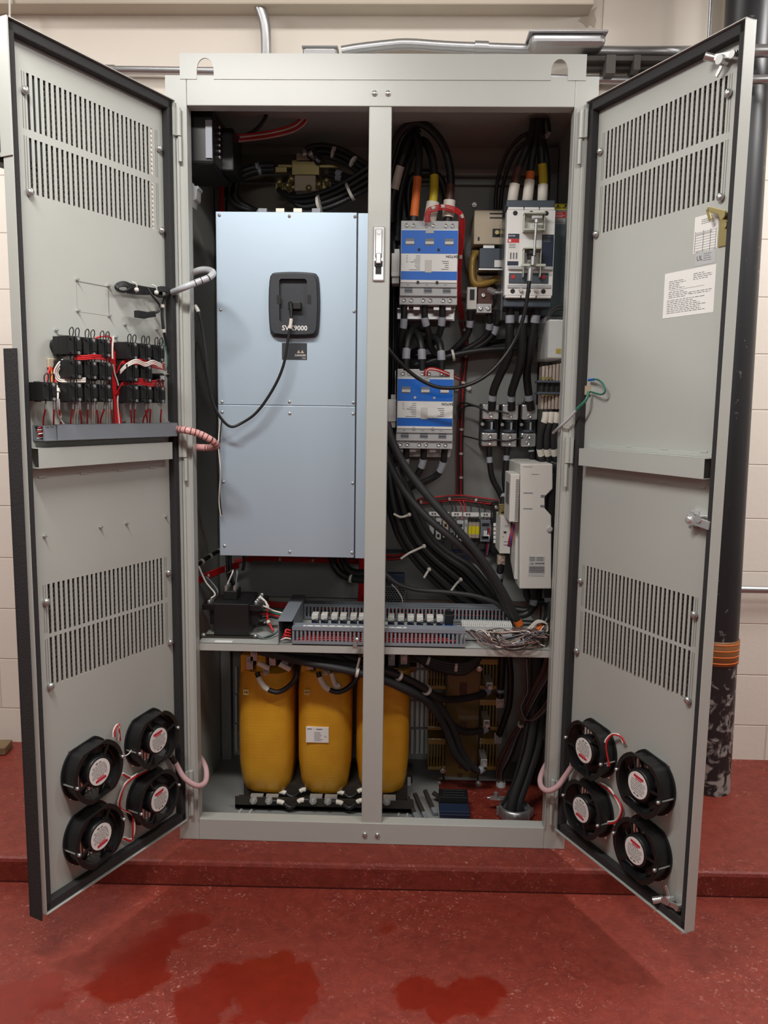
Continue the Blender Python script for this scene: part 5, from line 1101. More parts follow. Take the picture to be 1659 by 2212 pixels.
# red control wires of the contactors
for i in range(4):
    cable('red wire of the loop arched over the upper contactor', [(919+i*3.2, 480, .325), (919+i*3.2, 463, .315), (929+i*2, 448+i*3, .31), (958, 443+i*3.2, .32), (986-i*1.5, 450+i*2.8, .33), (1002-i*3.2, 470, .34), (1001-i*3.2, 520, .38), (996-i*3.2, 580, .42), (995-i*3.2, 630, .45), (999-i*3.2, 660, .5), (1003-i*3.2, 690, .54)], .0021, RED, name='control_wire', cat='wire', n=6, group='red wires arched over the upper contactor', ties=((.1, .0065), (.16, .0065), (.3, .0065), (.55, .0065)) if i == 1 else ())
for i in range(3):
    cable('red wire twisted with white over the lower contactor top', [(917+i*3, 812, .335), (918+i*3, 802, .325), (928, 795+i*2, .325), (945, 797+i*2, .33), (970, 806+i*3, .36), (992, 815+i*3, .46)], .0024, (RED, WWIRE, RED)[i], name='control_wire', cat='wire', n=6, group='twisted wires over the lower contactor')
for i in range(4):
    cable('dark red and black wire of the vertical harness on the back panel', [(992+i*3.8, 694, .556), (999+i*3.8, 730, .556), (998+i*3.8, 780, .556), (993+i*3.8, 830, .556), (990+i*3.8, 900, .556), (988+i*3.8, 960, .556), (988+i*3.8, 1020, .556), (988+i*3.8, 1068, .556)], .0028, (DKRED, BWIRE, RED, BWIRE)[i], name='control_wire', cat='wire', n=6, group='wires of the vertical harness on the back panel', ties=((.05, .008), (.2, .008), (.35, .008), (.62, .008), (.76, .008), (.9, .008)) if i == 2 else ())
cable('black sensing lead from the vertical harness to the fuse blocks, upper one', [(993, 900, .54), (992, 880, .52), (1000, 870, .5), (1030, 878, .47), (1056, 890, .445)], .0034, BWIRE, name='control_wire', cat='wire', n=6)
cable('black sensing lead from the vertical harness to the fuse blocks, long one', [(995, 905, .54), (998, 885, .52), (1015, 876, .5), (1060, 884, .46), (1100, 894, .44)], .0034, BWIRE, name='control_wire', cat='wire', n=6)
cable('black sensing lead running under the fuse blocks', [(998, 941, .54), (1020, 946, .5), (1045, 952, .46), (1070, 950, .455), (1096, 953, .455), (1130, 945, .46)], .003, BWIRE, name='control_wire', cat='wire', n=6)
cable('thin red wire loop right of the upper contactor', [(1003, 480, .5), (1000, 530, .52), (1006, 580, .52), (1020, 605, .5)], .003, BROWN, name='control_wire', cat='wire', n=6)
# ground / control transformer assembly between contactor and breaker
t = thing('current_transformer', 'beige and amber transformer stack between contactor and breaker', 'transformer', U(1050, 680, .48))
b = B(); fr(b, 1024, 454, 1085, 528, .42, .13); mk('arc_box', b, BEIGE, t, .003); 
b = B(); fr(b, 1058, 460, 1086, 463, .419, .002); fr(b, 1058, 469, 1086, 472, .419, .002); fr(b, 1064, 494, 1081, 512, .418, .003); fr(b, 1032, 512, 1036, 520, .419, .002); mk('slot', b, INK, t)
b = B(); c = U(1073, 503, .418); b.cyl(c, c-EY*.008, .007, 12); mk('brass_screw', b, BRASS, t)
b = B(); b.tube(spline([U(1030, 545, .46), U(1022, 560, .45), U(1020, 590, .45), U(1026, 612, .45), U(1050, 612, .45), U(1078, 600, .46)]), [.012]*36, 12); fr(b, 1018, 540, 1034, 625, .47, .06); fr(b, 1030, 596, 1080, 614, .46, .06); mk('winding', b, AMBER, t)
b = B(); fr(b, 1036, 536, 1080, 580, .40, .1); mk('magnet_block', b, DGREY, t, .003); b = B(); fr(b, 1068, 562, 1081, 577, .399, .002); mk('block_label', b, PAPER, t); b = B(); fr(b, 1034, 580, 1085, 583, .40, .1); mk('clamp_plate', b, STEEL, t); b = B(); fr(b, 1044, 530, 1068, 536, .42, .05); mk('clamp_plate', b, STEEL, t)
b = B(); fr(b, 1009, 620, 1030, 668, .44, .06); b2 = b; mk('terminal_holder', b, OFFW, t, .002); b = B(); fr(b, 1015, 625, 1025, 648, .438, .004); mk('slot', b, INK, t)
b = B(); fr(b, 1032, 620, 1066, 660, .45, .05); mk('bracket', b, BROWN, t, .002)
b = B(); fr(b, 1030, 656, 1062, 676, .42, .05); mk('lug_block', b, LGREY, t, .002)
for px, py in ((1038, 666), (1054, 666), (1044, 638), (1066, 628)):
    b = B(); c = U(px, py, .42 if py > 650 else .448); b.lathe([(.0075, 0), (.0075, .004), (.005, .005), (1e-5, .003)], c, (0, -1, 0), 12); mk('lug_screw', b, STEEL, t)
b = B(); b.cyl(U(1072, 632, .4), U(1056, 626, .42), .010, 12); b.cyl(U(1084, 632, .4), U(1068, 632, .4), .006, 12); b.cyl(U(995, 632, .5), U(1010, 632, .46), .006, 12); mk('stand_off', b, STEEL, t)
for i, pts in enumerate(([(1016, 668), (1015, 700), (1008, 725), (988, 748), (968, 768)], [(1056, 676), (1058, 700), (1052, 722), (1030, 742), (1000, 758)], [(1076, 672), (1074, 700), (1066, 722), (1040, 745), (1005, 760), (975, 765)])):
    cable('black cable dropping from the amber transformer stack and bending left, %s one' % ORD[i], [(p[0], p[1], .44+.015*j) for j, p in enumerate(pts)], .0115, RUB, parts=((.16, .36, MARK, 'marker_sleeve'),))
b = B(); fr(b, 1084, 470, 1088, 690, .30, .22); solo('clear_barrier', b, CLEAR, 'clear plastic barrier standing left of the breaker', 'barrier')
b = B(); fr(b, 1010, 668, 1100, 672, .50, .02); solo('support_bar', b, BROWN, 'brown support bar under the amber transformer stack', 'bar')
# breaker
YB2 = .27
F = Face(1090, 434, 1193, 664, YB2+.03)
t = thing('circuit_breaker', 'large moulded breaker with white cover and rod mechanism, red end labels', 'breaker', F.p(.5, 1))
b = B(); F.box(b, .06, 0.01, 1, .99, -.14, 0); F.box(b, .0, 0, 1, .07, -.06, .012); F.box(b, .0, .93, 1, 1, -.06, .012); mk('case', b, DGREY, t, .003)
b = B(); F.box(b, .0, .105, 1., .9, -.01, .03)
for a, e in ((.02, .34), (.36, .66), (.68, .98)): F.box(b, a, .078, e, .1045, 0, .03); F.box(b, a, .9005, e, .922, 0, .03)
cv = mk('cover', b, WHITE, t, .002)
for a in (.17, .50, .81):
    for c_, dd in ((.135, .0302), (.86, .0302)):
        b = B(); F.disc(b, a, c_, .0075, .0295, dd+.0006); mk('screw_well', b, INK, cv)
b = B(); b.mi = 0; F.box(b, .04, .325, .27, .37, .03, .0306); F.box(b, .04, .53, .27, .62, .03, .0306); b.mi = 1; F.box(b, .03, .372, .27, .408, .03, .0306); b.mi = 2; F.box(b, .04, .41, .27, .475, .03, .0306); F.box(b, .04, .48, .27, .58, .0306, .031)
b.mi = 3
for y in (.42, .435, .45): F.box(b, .06, y, .20, y+.006, .0306, .0309)
for x in (.09, .15, .21): F.box(b, x, .50, x+.03, .56, .031, .0313)
b.mi = 2; b.text('EATON', F.p(.12, .345, .0308), EX, EZ, .006, 0, 'CENTER', .02); F.box(b, .05, .378, .1, .4, .0306, .031)
mk('left_label', b, [NAVY, RED, PAPER, INKG], cv)
b = B(); b.mi = 0; F.box(b, .74, .33, .985, .63, .03, .0306); b.mi = 1
for y in (.345, .36, .375, .39): F.box(b, .77, y, .77+.16*random.uniform(.6, 1), y+.006, .0306, .0309)
b.mi = 2; b.text('400 A', F.p(.84, .35, .031), EX, EZ, .005, 0, 'CENTER', .02) if False else None
mk('right_label', b, [NAVY, INKG, PAPER], cv)
b = B(); F.box(b, .08, .69, .90, .785, .03, .034); lp = mk('trip_panel', b, DGREY, cv, .001)
for a in (.165, .795): b = B(); F.disc(b, a, .727, .0065, .034, .036); mk('red_button', b, RED, lp)
b = B(); F.box(b, .06, .63, .96, .66, .03, .04); F.box(b, .06, .80, .96, .83, .03, .034); mk('cover_step', b, LGREY, cv, .001)
b = B()
F.box(b, .33, .15, .76, .165, .03, .07); F.box(b, .33, .15, .345, .305, .03, .06); F.box(b, .745, .15, .76, .305, .03, .06); F.box(b, .33, .30, .76, .315, .03, .07)
mk('upper_bracket', b, ZINC, t, .0008); b = B()
F.box(b, .345, .47, .70, .485, .03, .07); F.box(b, .345, .47, .36, .74, .03, .065); F.box(b, .69, .47, .705, .74, .03, .065)
F.box(b, .30, .62, .80, .645, .06, .068); mech = mk('handle_mechanism', b, ZINC, t, .0008)
b = B(); b.cyl(F.p(.575, .19, .07), F.p(.545, .62, .072), .0042, 10); b.cyl(F.p(.575, .22, .07), F.p(.575, .25, .07), .009, 8); b.cyl(F.p(.53, .56, .075), F.p(.525, .64, .075), .0085, 10); F.box(b, .47, .19, .68, .21, .06, .078); mk('pull_rod', b, STEEL, mech)
b = B(); F.box(b, .44, .50, .60, .53, .03, .07); F.box(b, .43, .55, .58, .575, .05, .078); mk('toggle', b, BLK, mech)
for a, c_ in ((.37, .175), (.70, .175), (.33, .85), (.64, .85)): b = B(); F.disc(b, a, c_, .006, .03, .042); mk('clear_cap', b, OFFW, t)
cable('black flexible shaft drooping from the breaker handle to the centre post', [(1146, 580, .20), (1142, 620, .20), (1132, 680, .21), (1112, 735, .22), (1078, 785, .22), (1040, 818, .22), (995, 836, .22), (945, 836, .21), (900, 815, .2), (865, 784, .18), (842, 757, .17), (828, 735, .17)], .0062, RUB, name='shaft_cable', parts=((.0, .05, STEEL, 'end_ferrule', 1.3),))
# side panel with warnings
b = B(); X0, X1, Z0, Z1 = rect(1190, 440, 1226, 682, .40); b.box(X0-.05, X1, .40, .43, Z0, Z1)
t = thing('side_panel', 'blue grey panel right of the breaker with yellow and red warning labels', 'panel', U(1208, 682, .40)); mk('panel_sheet', b, GREYPL, t, .002)
Fp = Face(1190, 440, 1226, 682, .40)
b = B(); b.mi = 0; Fp.box(b, .0, .0, .92, .055, 0, .0006); b.mi = 1
for a in (.3, .75): c = Fp.p(a, .018, .0008); b.add([c+EX*-.005+EZ*-.004, c+EX*.005+EZ*-.004, c+EZ*.005], [(0, 1, 2)])
Fp.box(b, .12, .034, .5, .042, .0006, .0008); Fp.box(b, .55, .034, .85, .042, .0006, .0008)
mk('yellow_label', b, [YELL, INK], t)
b = B(); b.mi = 0; Fp.box(b, .0, .07, .8, .125, 0, .0006); b.mi = 1; b.text('DANGER', Fp.p(.38, .084, .0008), EX, EZ, .0058, 0); Fp.box(b, .08, .1, .7, .104, .0006, .0008); Fp.box(b, .08, .112, .6, .116, .0006, .0008); mk('red_label', b, [REDL, OFFW], t)
b = B(); b.mi = 0; Fp.box(b, .0, .13, .75, .18, 0, .0006); b.mi = 1
for y in (.14, .152, .164): Fp.box(b, .06, y, .65, y+.005, .0006, .0008)
mk('pale_label', b, [LGREY, INKG], t)
# incoming cables over the breaker
b = B(); c = U(1163, 240, .3); b.lathe([(.045, -.004), (.045, .004), (.034, .008), (.034, -.012), (.036, -.02)], c, EZ, 24); solo('conduit_bushing', b, STEEL, 'steel bushing in the cabinet roof above the breaker', 'bushing')
cable('brown taped supply cable from the roof bushing to the breaker', [(1155, 236, .31), (1150, 280, .31), (1135, 325, .31), (1118, 370, .31), (1110, 410, .31), (1106, 440, .32)], .013, RUB, parts=((.62, .80, BROWN, 'brown_tape', 1.06), (.80, 1, SLEEVE, 'white_sleeve', 1.3)))
cable('orange taped supply cable from the roof bushing to the breaker', [(1163, 236, .31), (1160, 290, .31), (1150, 340, .31), (1144, 390, .31), (1140, 425, .31), (1138, 440, .32)], .013, RUB, parts=((.66, .75, ORANGE, 'orange_tape', 1.06), (.75, .96, SLEEVE, 'white_sleeve', 1.3)))
cable('yellow taped supply cable from the roof bushing to the breaker', [(1170, 236, .31), (1168, 290, .31), (1170, 340, .31), (1173, 385, .31), (1172, 420, .31), (1171, 440, .32)], .013, RUB, parts=((.58, .80, YELLOW, 'yellow_tape', 1.06), (.80, 1, SLEEVE, 'white_sleeve', 1.25)))
cable('black supply cable behind the yellow taped one', [(1166, 236, .34), (1172, 300, .34), (1180, 350, .34), (1181, 400, .34), (1178, 440, .36)], .012, RUB)
cable('thin black ground cable bowed left of the supply cables, outer one', [(1150, 285, .34), (1125, 296, .36), (1098, 325, .4), (1080, 370, .43), (1072, 410, .45), (1070, 452, .46)], .0065, RUB, name='ground_cable')
cable('thin black ground cable bowed left of the supply cables, inner one', [(1150, 298, .34), (1125, 316, .36), (1105, 345, .4), (1092, 380, .43), (1084, 415, .45), (1081, 452, .46)], .0065, RUB, name='ground_cable')
cable('thin black lead curled right of the supply cables', [(1176, 238, .3), (1184, 262, .3), (1186, 285, .3), (1176, 296, .3), (1168, 290, .3)], .006, RUB, name='control_cable', parts=((.6, .9, MARK, 'marker_sleeve', 1.2),))
# breaker load cables and fuse holders
for i, pts in enumerate(([(1102, 660), (1101, 720), (1098, 770), (1080, 810), (1066, 845), (1062, 885)], [(1131, 660), (1129, 720), (1126, 780), (1112, 825), (1105, 850), (1105, 885)], [(1160, 660), (1155, 700), (1145, 760), (1138, 800), (1140, 835), (1147, 885)])):
    cable('thick black cable from the breaker down to a fuse holder, %s from the left' % ORD[i], [(p[0], p[1], (.33, .34, .36, .40, .43, .46)[j]) for j, p in enumerate(pts)], .0145, RUB, parts=((.06, .17, MARK, 'marker_sleeve', 1.06), (.83, .92, MARK, 'marker_sleeve', 1.06)))
for i, (pa, pb) in enumerate((((1042, 873), (1077, 964)), ((1085, 874), (1119, 965)), ((1127, 874), (1160, 965)))):
    Ff = Face(pa[0], pa[1], pb[0], pb[1], .46)
    t = thing('fuse_holder', 'chrome ended fuse holder on the back panel, %s from the left' % ORD[i], 'fuse holder', Ff.p(.5, 1))
    b = B(); Ff.box(b, -.06, -.01, .98, 1.01, -.10, -.05); mk('base', b, BLK, t, .003)
    b = B(); Ff.box(b, 0, 0, 1, .36, -.05, 0); mk('clamp_lug', b, CHROME, t, .004); b = B(); Ff.box(b, .0, .68, .95, 1, -.05, 0); mk('clamp_lug', b, CHROME, t, .004)
    b = B(); b.cyl(Ff.p(.5, .36, -.02), Ff.p(.5, .66, -.02), .017, 18); fb = mk('fuse_body', b, BLK, t); b = B(); b.cyl(Ff.p(.5, .385, -.02), Ff.p(.5, .40, -.02), .0205, 18); b.cyl(Ff.p(.5, .60, -.02), Ff.p(.5, .66, -.02), .0225, 18); mk('fuse_ring', b, DGREY, fb)
    b = B(); Ff.box(b, .52, .42, .64, .60, -.004, -.0015); mk('fuse_print', b, MARK, fb)
    for a, c_ in ((.5, .12), (.5, .27), (.48, .76), (.46, .92)): b = B(); screwhead(Ff, b, a, c_, .0085, 0); mk('clamp_screw', b, STEEL, t)
    b = B(); Ff.disc(b, .06, .48, .006, -.05, -.03); mk('mounting_screw', b, STEEL, t)
for i, pts in enumerate(([(1056, 965), (1058, 1000), (1064, 1035), (1078, 1062), (1088, 1085), (1090, 1105)], [(1096, 965), (1093, 1000), (1090, 1035), (1093, 1065), (1097, 1090)], [(1147, 965), (1149, 985), (1152, 1010)])):
    cable('glossy black cable leaving the foot of a fuse holder, %s from the left' % ORD[i], [(p[0], p[1], .47-.0*j) for j, p in enumerate(pts)], .0105, MT['black plastic'], parts=((.12, .26, MARK, 'marker_sleeve', 1.06),))
for i, (px, py) in enumerate(((986, 839), (1012, 839), (1130, 866), (1024, 444))):
    b = B(); c = U(px, py, .57); b.cyl(c, c-EY*.012, .009, 6); b.cyl(c, c-EY*.022, .005, 8); solo('panel_stud', b, STEEL, ('bright stud on the back panel touching the lower contactor plate', 'bright stud on the back panel right of the lower contactor', 'bright stud above the right fuse holder', 'bright stud at the back left of the beige transformer')[i], 'stud')
# right edge: power block under a clear cover, copper terminals
t = thing('covered_block', 'white block under a clear cover at the right edge of the bay', 'terminal block', U(1198, 775, .22))
b = B(); fr(b, 1184, 690, 1219, 774, .24, .2); mk('block_body', b, WHITE, t, .004)
b = B(); fr(b, 1177, 684, 1224, 779, .222, .003); fr(b, 1177, 684, 1179, 779, .225, .2); mk('clear_cover', b, CLEAR, t)
b = B(); fr(b, 1201, 753, 1212, 763, .2385, .001); mk('block_label', b, YELLOW, t)
t = thing('terminal_block', 'row of tinned bars with a black fuse ring between, at the right edge', 'terminal block', U(1195, 885, .26))
for i in range(6):
    Y = .24+.0; px = 1171+i*7.6
    b = B(); fr(b, px, 785+(5-i)*1.2, px+5.6, 826, .26-.006*i, .06); mk('tinned_bar', b, COPPER, t, .001); b = B(); fr(b, px-2, 848, px+3.6, 884, .26-.006*i, .06); mk('tinned_bar', b, COPPER, t, .001)
b = B(); 
for i in range(4): c = U(1170+i*11, 837, .25); b.cyl(c-EZ*.016, c+EZ*.016, .013, 14)
mk('fuse_body', b, BLK, t)
b = B()
for z_, r in ((824, .002), (849, .002)): fr(b, 1161, z_-2, 1216, z_+3, .225, .06)
mk('fuse_ring', b, DGREY, t, .002)
for i in range(3):
    for py in (818, 853): c = U(1172+i*8, py, .245); mk('brass_screw', B().cyl(c, c-EY*.012, .006, 8), BRASS, t)
for i in range(3):
    cable('black cable with white ends below the tinned bars, %s from the left' % ORD[i], [(1180+i*11, 884, .26), (1178+i*12, 905, .26), (1168+i*14, 935, .27), (1166+i*15, 965, .28), (1172+i*14, 995, .3)], .0115, RUBM, parts=((.05, .24, SLEEVE, 'marker_sleeve', 1.04), (.74, .88, SLEEVE, 'marker_sleeve', 1.04)))
for i in range(2): cable('grey lead bowed over the covered white block, %s one' % ('upper', 'lower')[i], [(1220, 660+i*6, .3), (1200, 664+i*6, .3), (1184, 680+i*5, .3), (1172, 705, .32), (1168, 730, .36)], .006, RUBM, name='control_cable')
# soft starter
YS = .20
t = thing('soft_starter', 'tall white soft starter with black flank at the right of the bay', 'starter', U(1160, 1272, YS+.12))
pl = [U(*q, YS) for q in ((1124, 1002), (1194, 1002), (1194, 1056), (1177, 1073), (1177, 1098), (1191, 1114), (1191, 1272), (1122, 1272))]; pl = [(q[0], q[2]) for q in pl]
b = B(); b.prism(pl, (0, YS, 0), EX, EZ, (0, .10, 0)); st = mk('front_housing', b, OFFW, t, .003)
xL = pl[0][0]; zT, zB = pl[0][1], pl[-1][1]; xR = pl[1][0]
b = B(); q0, q1 = U(1096, 1200, .48), U(1098, 1000, .48)
b.prism([(YS+.05, zT-.002), (.52, zT-.002), (.52, zB+.13), (YS+.05, zB+.02)], (xL, 0, 0), EY, EZ, (xR-xL-.015, 0, 0)); mk('rear_housing', b, OFFW, t, .003)
b = B(); b.box(xR-.03, xR+.028, YS+.03, .52, zB+.03, zT-.004); b.box(xR-.006, xR+.012, YS+.012, .3, zB+.03, zT-.03); mk('heatsink_flank', b, BLK, t, .003)
b = B()
for px0, py0, px1, py1 in ((1131, 1064, 1151, 1066), (1130, 1098, 1150, 1100), (1168, 1069, 1177, 1075), (1167, 1091, 1176, 1096), (1130, 1008, 1150, 1009), (1148, 1024, 1164, 1025)): fr(b, px0, py0, px1, py1, YS-.0006, .001)
mk('seam', b, MGREY, st)
b = B(); c = U(1187, 1143, YS); b.lathe([(.010, 0), (.010, .004), (.006, .005), (1e-5, .004)], c, (0, -1, 0), 16); mk('round_clip', b, LGREY, st)
b = B(); b.mi = 0; fr(b, 1142, 1202, 1176, 1245, YS-.0008, .001); b.mi = 1
for q in range(3): fr(b, 1144, 1204+q*3, 1156, 1205+q*3, YS-.001, .0005); fr(b, 1159, 1204+q*3, 1174, 1205+q*3, YS-.001, .0005)
for q in range(7): fr(b, 1143, 1224+q*2, 1176, 1225+q*2, YS-.001, .0005)
b.text('CE', U(1149, 1218, YS-.0012), EX, EZ, .008); 
for q in range(5): b.cyl(U(1158+q*4, 1217, YS-.0008), U(1158+q*4, 1217, YS-.0012), .0022, 8)
mk('rating_label', b, [LGREY, INK], st)
b = B(); b.box(xL-.03, xL, YS+.0, YS+.14, U(1110, 1128, YS)[2], U(1110, 1024, YS)[2]); km = mk('control_module', b, OFFW, t, .003)
b = B(); zz0, zz1 = U(1110, 1124, YS)[2], U(1110, 1034, YS)[2]
for q in range(26): z = zz0+(zz1-zz0)*q/26; b.box(xL-.012, xL-.002, YS-.0008, YS+.001, z, z+(zz1-zz0)*.55/26)
mk('vent_slots', b, INKG, km)
b = B(); b.box(xL-.0308, xL-.029, YS+.02, YS+.1, U(1105, 1092, YS)[2], U(1105, 1045, YS)[2]); mk('module_window', b, INKG, km)
t = thing('terminal_cover', 'white side terminal block with red wire stub left of the soft starter', 'terminal block', U(1092, 1200, .34))
b = B(); fr(b, 1080, 1116, 1103, 1196, .33, .14); mk('cover_body', b, OFFW, t, .002)
b = B(); b.text('C1', U(1094, 1137, .3295), EX, EZ, .010); b.text('O', U(1087, 1160, .3295), EX, EZ, .007); fr(b, 1088, 1148, 1094, 1152, .3293, .0005); fr(b, 1088, 1170, 1097, 1171, .3293, .0005); fr(b, 1088, 1177, 1097, 1178, .3293, .0005); mk('lettering', b, INK, t)
for i in range(3): cable(('red stub wire', 'blue stub wire', 'second red stub wire')[i]+' at the terminal block left of the soft starter', [(1108+i*2, 1132, .28), (1104+i*2, 1150, .27), (1100+i*3, 1165, .27), (1098+i*3, 1180, .29)], .0032, (RED, BLUE, RED)[i], name='control_wire', cat='wire', n=6)
cable('thick black cable with a brass lug standing left of the soft starter', [(1090, 1068, .44), (1087, 1080, .42), (1086, 1095, .40), (1086, 1112, .38)], .0115, RUB, parts=((.0, .3, MARK, 'marker_sleeve', 1.06),))
b = B(); c = U(1086, 1100, .375); b.box(c[0]-.013, c[0]+.013, c[1], c[1]+.02, c[2]-.025, c[2]+.018); b.cyl(c, c-EY*.01, .008, 6); solo('cable_lug', b, BRASS, 'brass cable lug bolted above the side terminal block', 'lug', bev=.002)
b = B(); c = U(1084, 1208, .36); b.box(c[0]-.014, c[0]+.012, c[1], c[1]+.03, c[2]-.02, c[2]+.012); b.cyl(c, c-EY*.008, .007, 10); solo('cable_lug', b, COPPER, 'tinned cable lug under the side terminal block', 'lug', bev=.002)
cable('thick black cable with a white end leaving the lug under the side terminal block', [(1082, 1215, .37), (1080, 1235, .38), (1078, 1260, .4), (1072, 1300, .42)], .0125, RUB, parts=((.2, .42, MARK, 'marker_sleeve', 1.06),))
b = B(); fr(b, 1193, 1206, 1204, 1232, .25, .04); solo('white_tab', b, WHITE, 'small white block right of the soft starter foot', 'terminal block', bev=.002)
for i, pts in enumerate(([(1150, 1262, .3), (1153, 1295, .3), (1143, 1322, .3), (1120, 1330, .3), (1090, 1325, .3)], [(1136, 1262, .32), (1138, 1285, .32), (1150, 1300, .32), (1175, 1300, .32)], [(1182, 1262, .28), (1184, 1300, .28), (1182, 1335, .27), (1170, 1360, .26)], [(1165, 1262, .34), (1160, 1300, .34), (1140, 1318, .34), (1105, 1315, .35)])):
    cable('thick black cable under the soft starter, %s of four' % ORD[i], pts, .0125, RUB, parts=((.25, .42, MARK, 'marker_sleeve', 1.06),) if i != 1 else (), **({} if i != 2 else {}))
cable('black cable with an orange taped end at the shelf corner', [(1190, 1300, .2), (1184, 1335, .19), (1170, 1352, .18), (1160, 1362, .17)], .0095, RUB, parts=((.78, 1, ORANGE, 'orange_tape', 1.06),))
# diagonal cables
cable('thick black cable slanting from the centre post to the shelf corner, upper one', [(836, 915, .18), (850, 960, .17), (880, 1015, .16), (930, 1078, .15), (985, 1140, .14), (1035, 1200, .14), (1075, 1260, .15), (1105, 1315, .16), (1122, 1350, .17)], .0135, RUBM, parts=((.975, 1, ORANGE, 'orange_tape', 1.05),))
cable('thick black cable slanting from the centre post to the shelf corner, lower one', [(832, 965, .2), (848, 1015, .19), (880, 1070, .18), (925, 1120, .17), (985, 1170, .16), (1035, 1215, .16), (1070, 1265, .17), (1100, 1320, .18), (1122, 1358, .2)], .0125, RUBM)
cable('thinner black cable lying over the fat cable bundle to the shelf corner', [(830, 1238, .25), (860, 1262, .24), (900, 1274, .23), (960, 1279, .22), (1020, 1286, .21), (1065, 1300, .2), (1090, 1318, .2)], .0075, RUBM, name='control_cable')
for i in range(7):
    o = (i-3); a = i % 2
    cable('fat black cable of the sweeping bundle behind the centre post, %s from the outside' % ORD[i], [(834+i*4, 1010, .42-.02*a), (838+i*8, 1070, .42-.03*a), (848+i*10, 1120, .42-.03*a), (868+i*11, 1170-i*1, .42-.03*a), (905+i*11, 1220-i*4, .42-.03*a), (952+i*11, 1268-i*7, .42-.03*a), (1000+i*10, 1305-i*5, .42-.02*a), (1050+i*5, 1325-i*3, .42)], .0125, RUB)
# ties over the bundle
for nm, pts in (('top tie of the fat cable bundle, nearest the contactors', [(850, 1110), (866, 1117), (884, 1112)]), ('second tie of the fat cable bundle', [(866, 1207), (882, 1196), (892, 1191), (916, 1180)]), ('third tie of the fat cable bundle, below its bend', [(916, 1248), (922, 1238), (927, 1230)]), ('fourth tie of the fat cable bundle with its head at the lower end', [(972, 1280), (985, 1262), (995, 1252)]), ('last tie of the fat cable bundle at the shelf', [(1085, 1322), (1087, 1315)])):
    S = [U(p[0], p[1], .362) for p in pts]; b = B().tube(spline(S), .0042, 8); b.ball(S[-1], .0075); solo('cable_tie', b, TIE, 'white '+nm, 'cable tie')
# DIN rail group at the back of the right bay
Fd = Face(922, 1105, 1062, 1172, .50)
t = thing('terminal_rail', 'row of small terminal blocks and fuses on the back panel behind the cables', 'terminal rail', Fd.p(.5, 1))
b = B(); Fd.box(b, -.05, .42, 1.02, .72, -.06, -.04); mk('rail', b, STEEL, t)
b = B(); b.mi = 0
for a, e in ((.03, .34), (.38, .54), (.56, .80), (.83, .98)): b.mi = 0; Fd.box(b, a, .03, e, .16, -.01, -.006); b.mi = 1; Fd.box(b, a+.04, .06, a+.07, .13, -.006, -.0057); Fd.box(b, a+.08, .06, a+.11, .13, -.006, -.0057)
mk('marker_strip', b, [PAPER, INKG], t)
for a, e, y0, y1, mm in ((.04, .11, .28, .9, LGREY), (.14, .22, .24, .92, LGREY), (.25, .33, .3, .85, BEIGE), (.36, .44, .26, .86, MGREY), (.46, .57, .3, .95, LGREY), (.58, .63, .28, .94, LGREY), (.83, .98, .26, .96, MGREY)):
    b = B(); Fd.box(b, a, y0, e, y1, -.045, 0); bb_ = mk('terminal', b, mm, t, .0015); b = B(); Fd.box(b, a+.02, y0+.1, e-.02, y0+.2, 0, .001); Fd.box(b, a+.02, y1-.18, e-.02, y1-.08, 0, .001); mk('clamp_hole', b, INK, bb_)
for i in range(3):
    a = .645+i*.058; b = B(); Fd.box(b, a, .24, a+.052, .95, -.045, -.012); fb = mk('fuse_base', b, BLK, t); b = B(); b.cyl(Fd.p(a+.026, .34, -.004), Fd.p(a+.026, .46, -.004), .008, 10); mk('fuse_cap', b, COPPER, fb); b = B(); b.cyl(Fd.p(a+.026, .72, -.004), Fd.p(a+.026, .84, -.004), .008, 10); mk('fuse_cap', b, COPPER, fb); b = B(); b.cyl(Fd.p(a+.026, .46, -.004), Fd.p(a+.026, .72, -.004), .0078, 10); mk('fuse_tube', b, YELL, fb)
b = B(); Fd.box(b, .88, .6, .97, .84, 0, .001); mk('white_tag', b, PAPER, t)
b = B(); fr(b, 1064, 1090, 1080, 1196, .46, .08); t2 = thing('contact_strip', 'black terminal column with white contacts left of the soft starter', 'terminal block', U(1072, 1196, .46)); mk('strip_body', b, BLK, t2, .002)
for i in range(5):
    for q in range(2): b = B(); fr(b, 1066+q*7, 1130+i*9, 1071+q*7, 1137+i*9, .457, .004); mk('contact_face', b, PAPER, t2)
c = U(1072, 1096, .46); mk('top_screw', B().screw(c, (0, -1, 0), .007), STEEL, t2)
for i in range(4):
    cable('red wire of the horizontal loom over the terminal rail', [(888+i*3, 1096+i*2, .54), (905, 1078+i*3.7, .54), (940, 1074+i*3.7, .55), (990, 1070+i*3.7, .55), (1030, 1074+i*3.7, .55), (1076, 1080+i*3.7, .54)], .0027, (RED, BWIRE, DKRED, RED)[i], name='control_wire', cat='wire', n=6, group='wires of the loom over the terminal rail', ties=((.12, .008), (.45, .008), (.75, .008)) if i == 2 else ())
    cable('red wire hanging left of the terminal rail', [(886+i*3.6, 1104, .535), (887+i*3.6, 1116, .535), (888+i*3.6, 1135, .535), (890+i*3.6, 1152, .535)], .0024, RED, name='control_wire', cat='wire', n=6, group='red wires left of the terminal rail')
for i, px in enumerate((942, 955, 976, 984, 996, 1004, 1016, 1034, 1046)):
    cable('thin wire feeding the terminal rail from the loom above, %s from the left' % ORD[i], [(px-4, 1082, .54), (px+1, 1094, .53), (px+1, 1106, .525), (px-2, 1120, .51)], .002, RED if i in (4, 5) else BWIRE, name='control_wire', cat='wire', n=6)
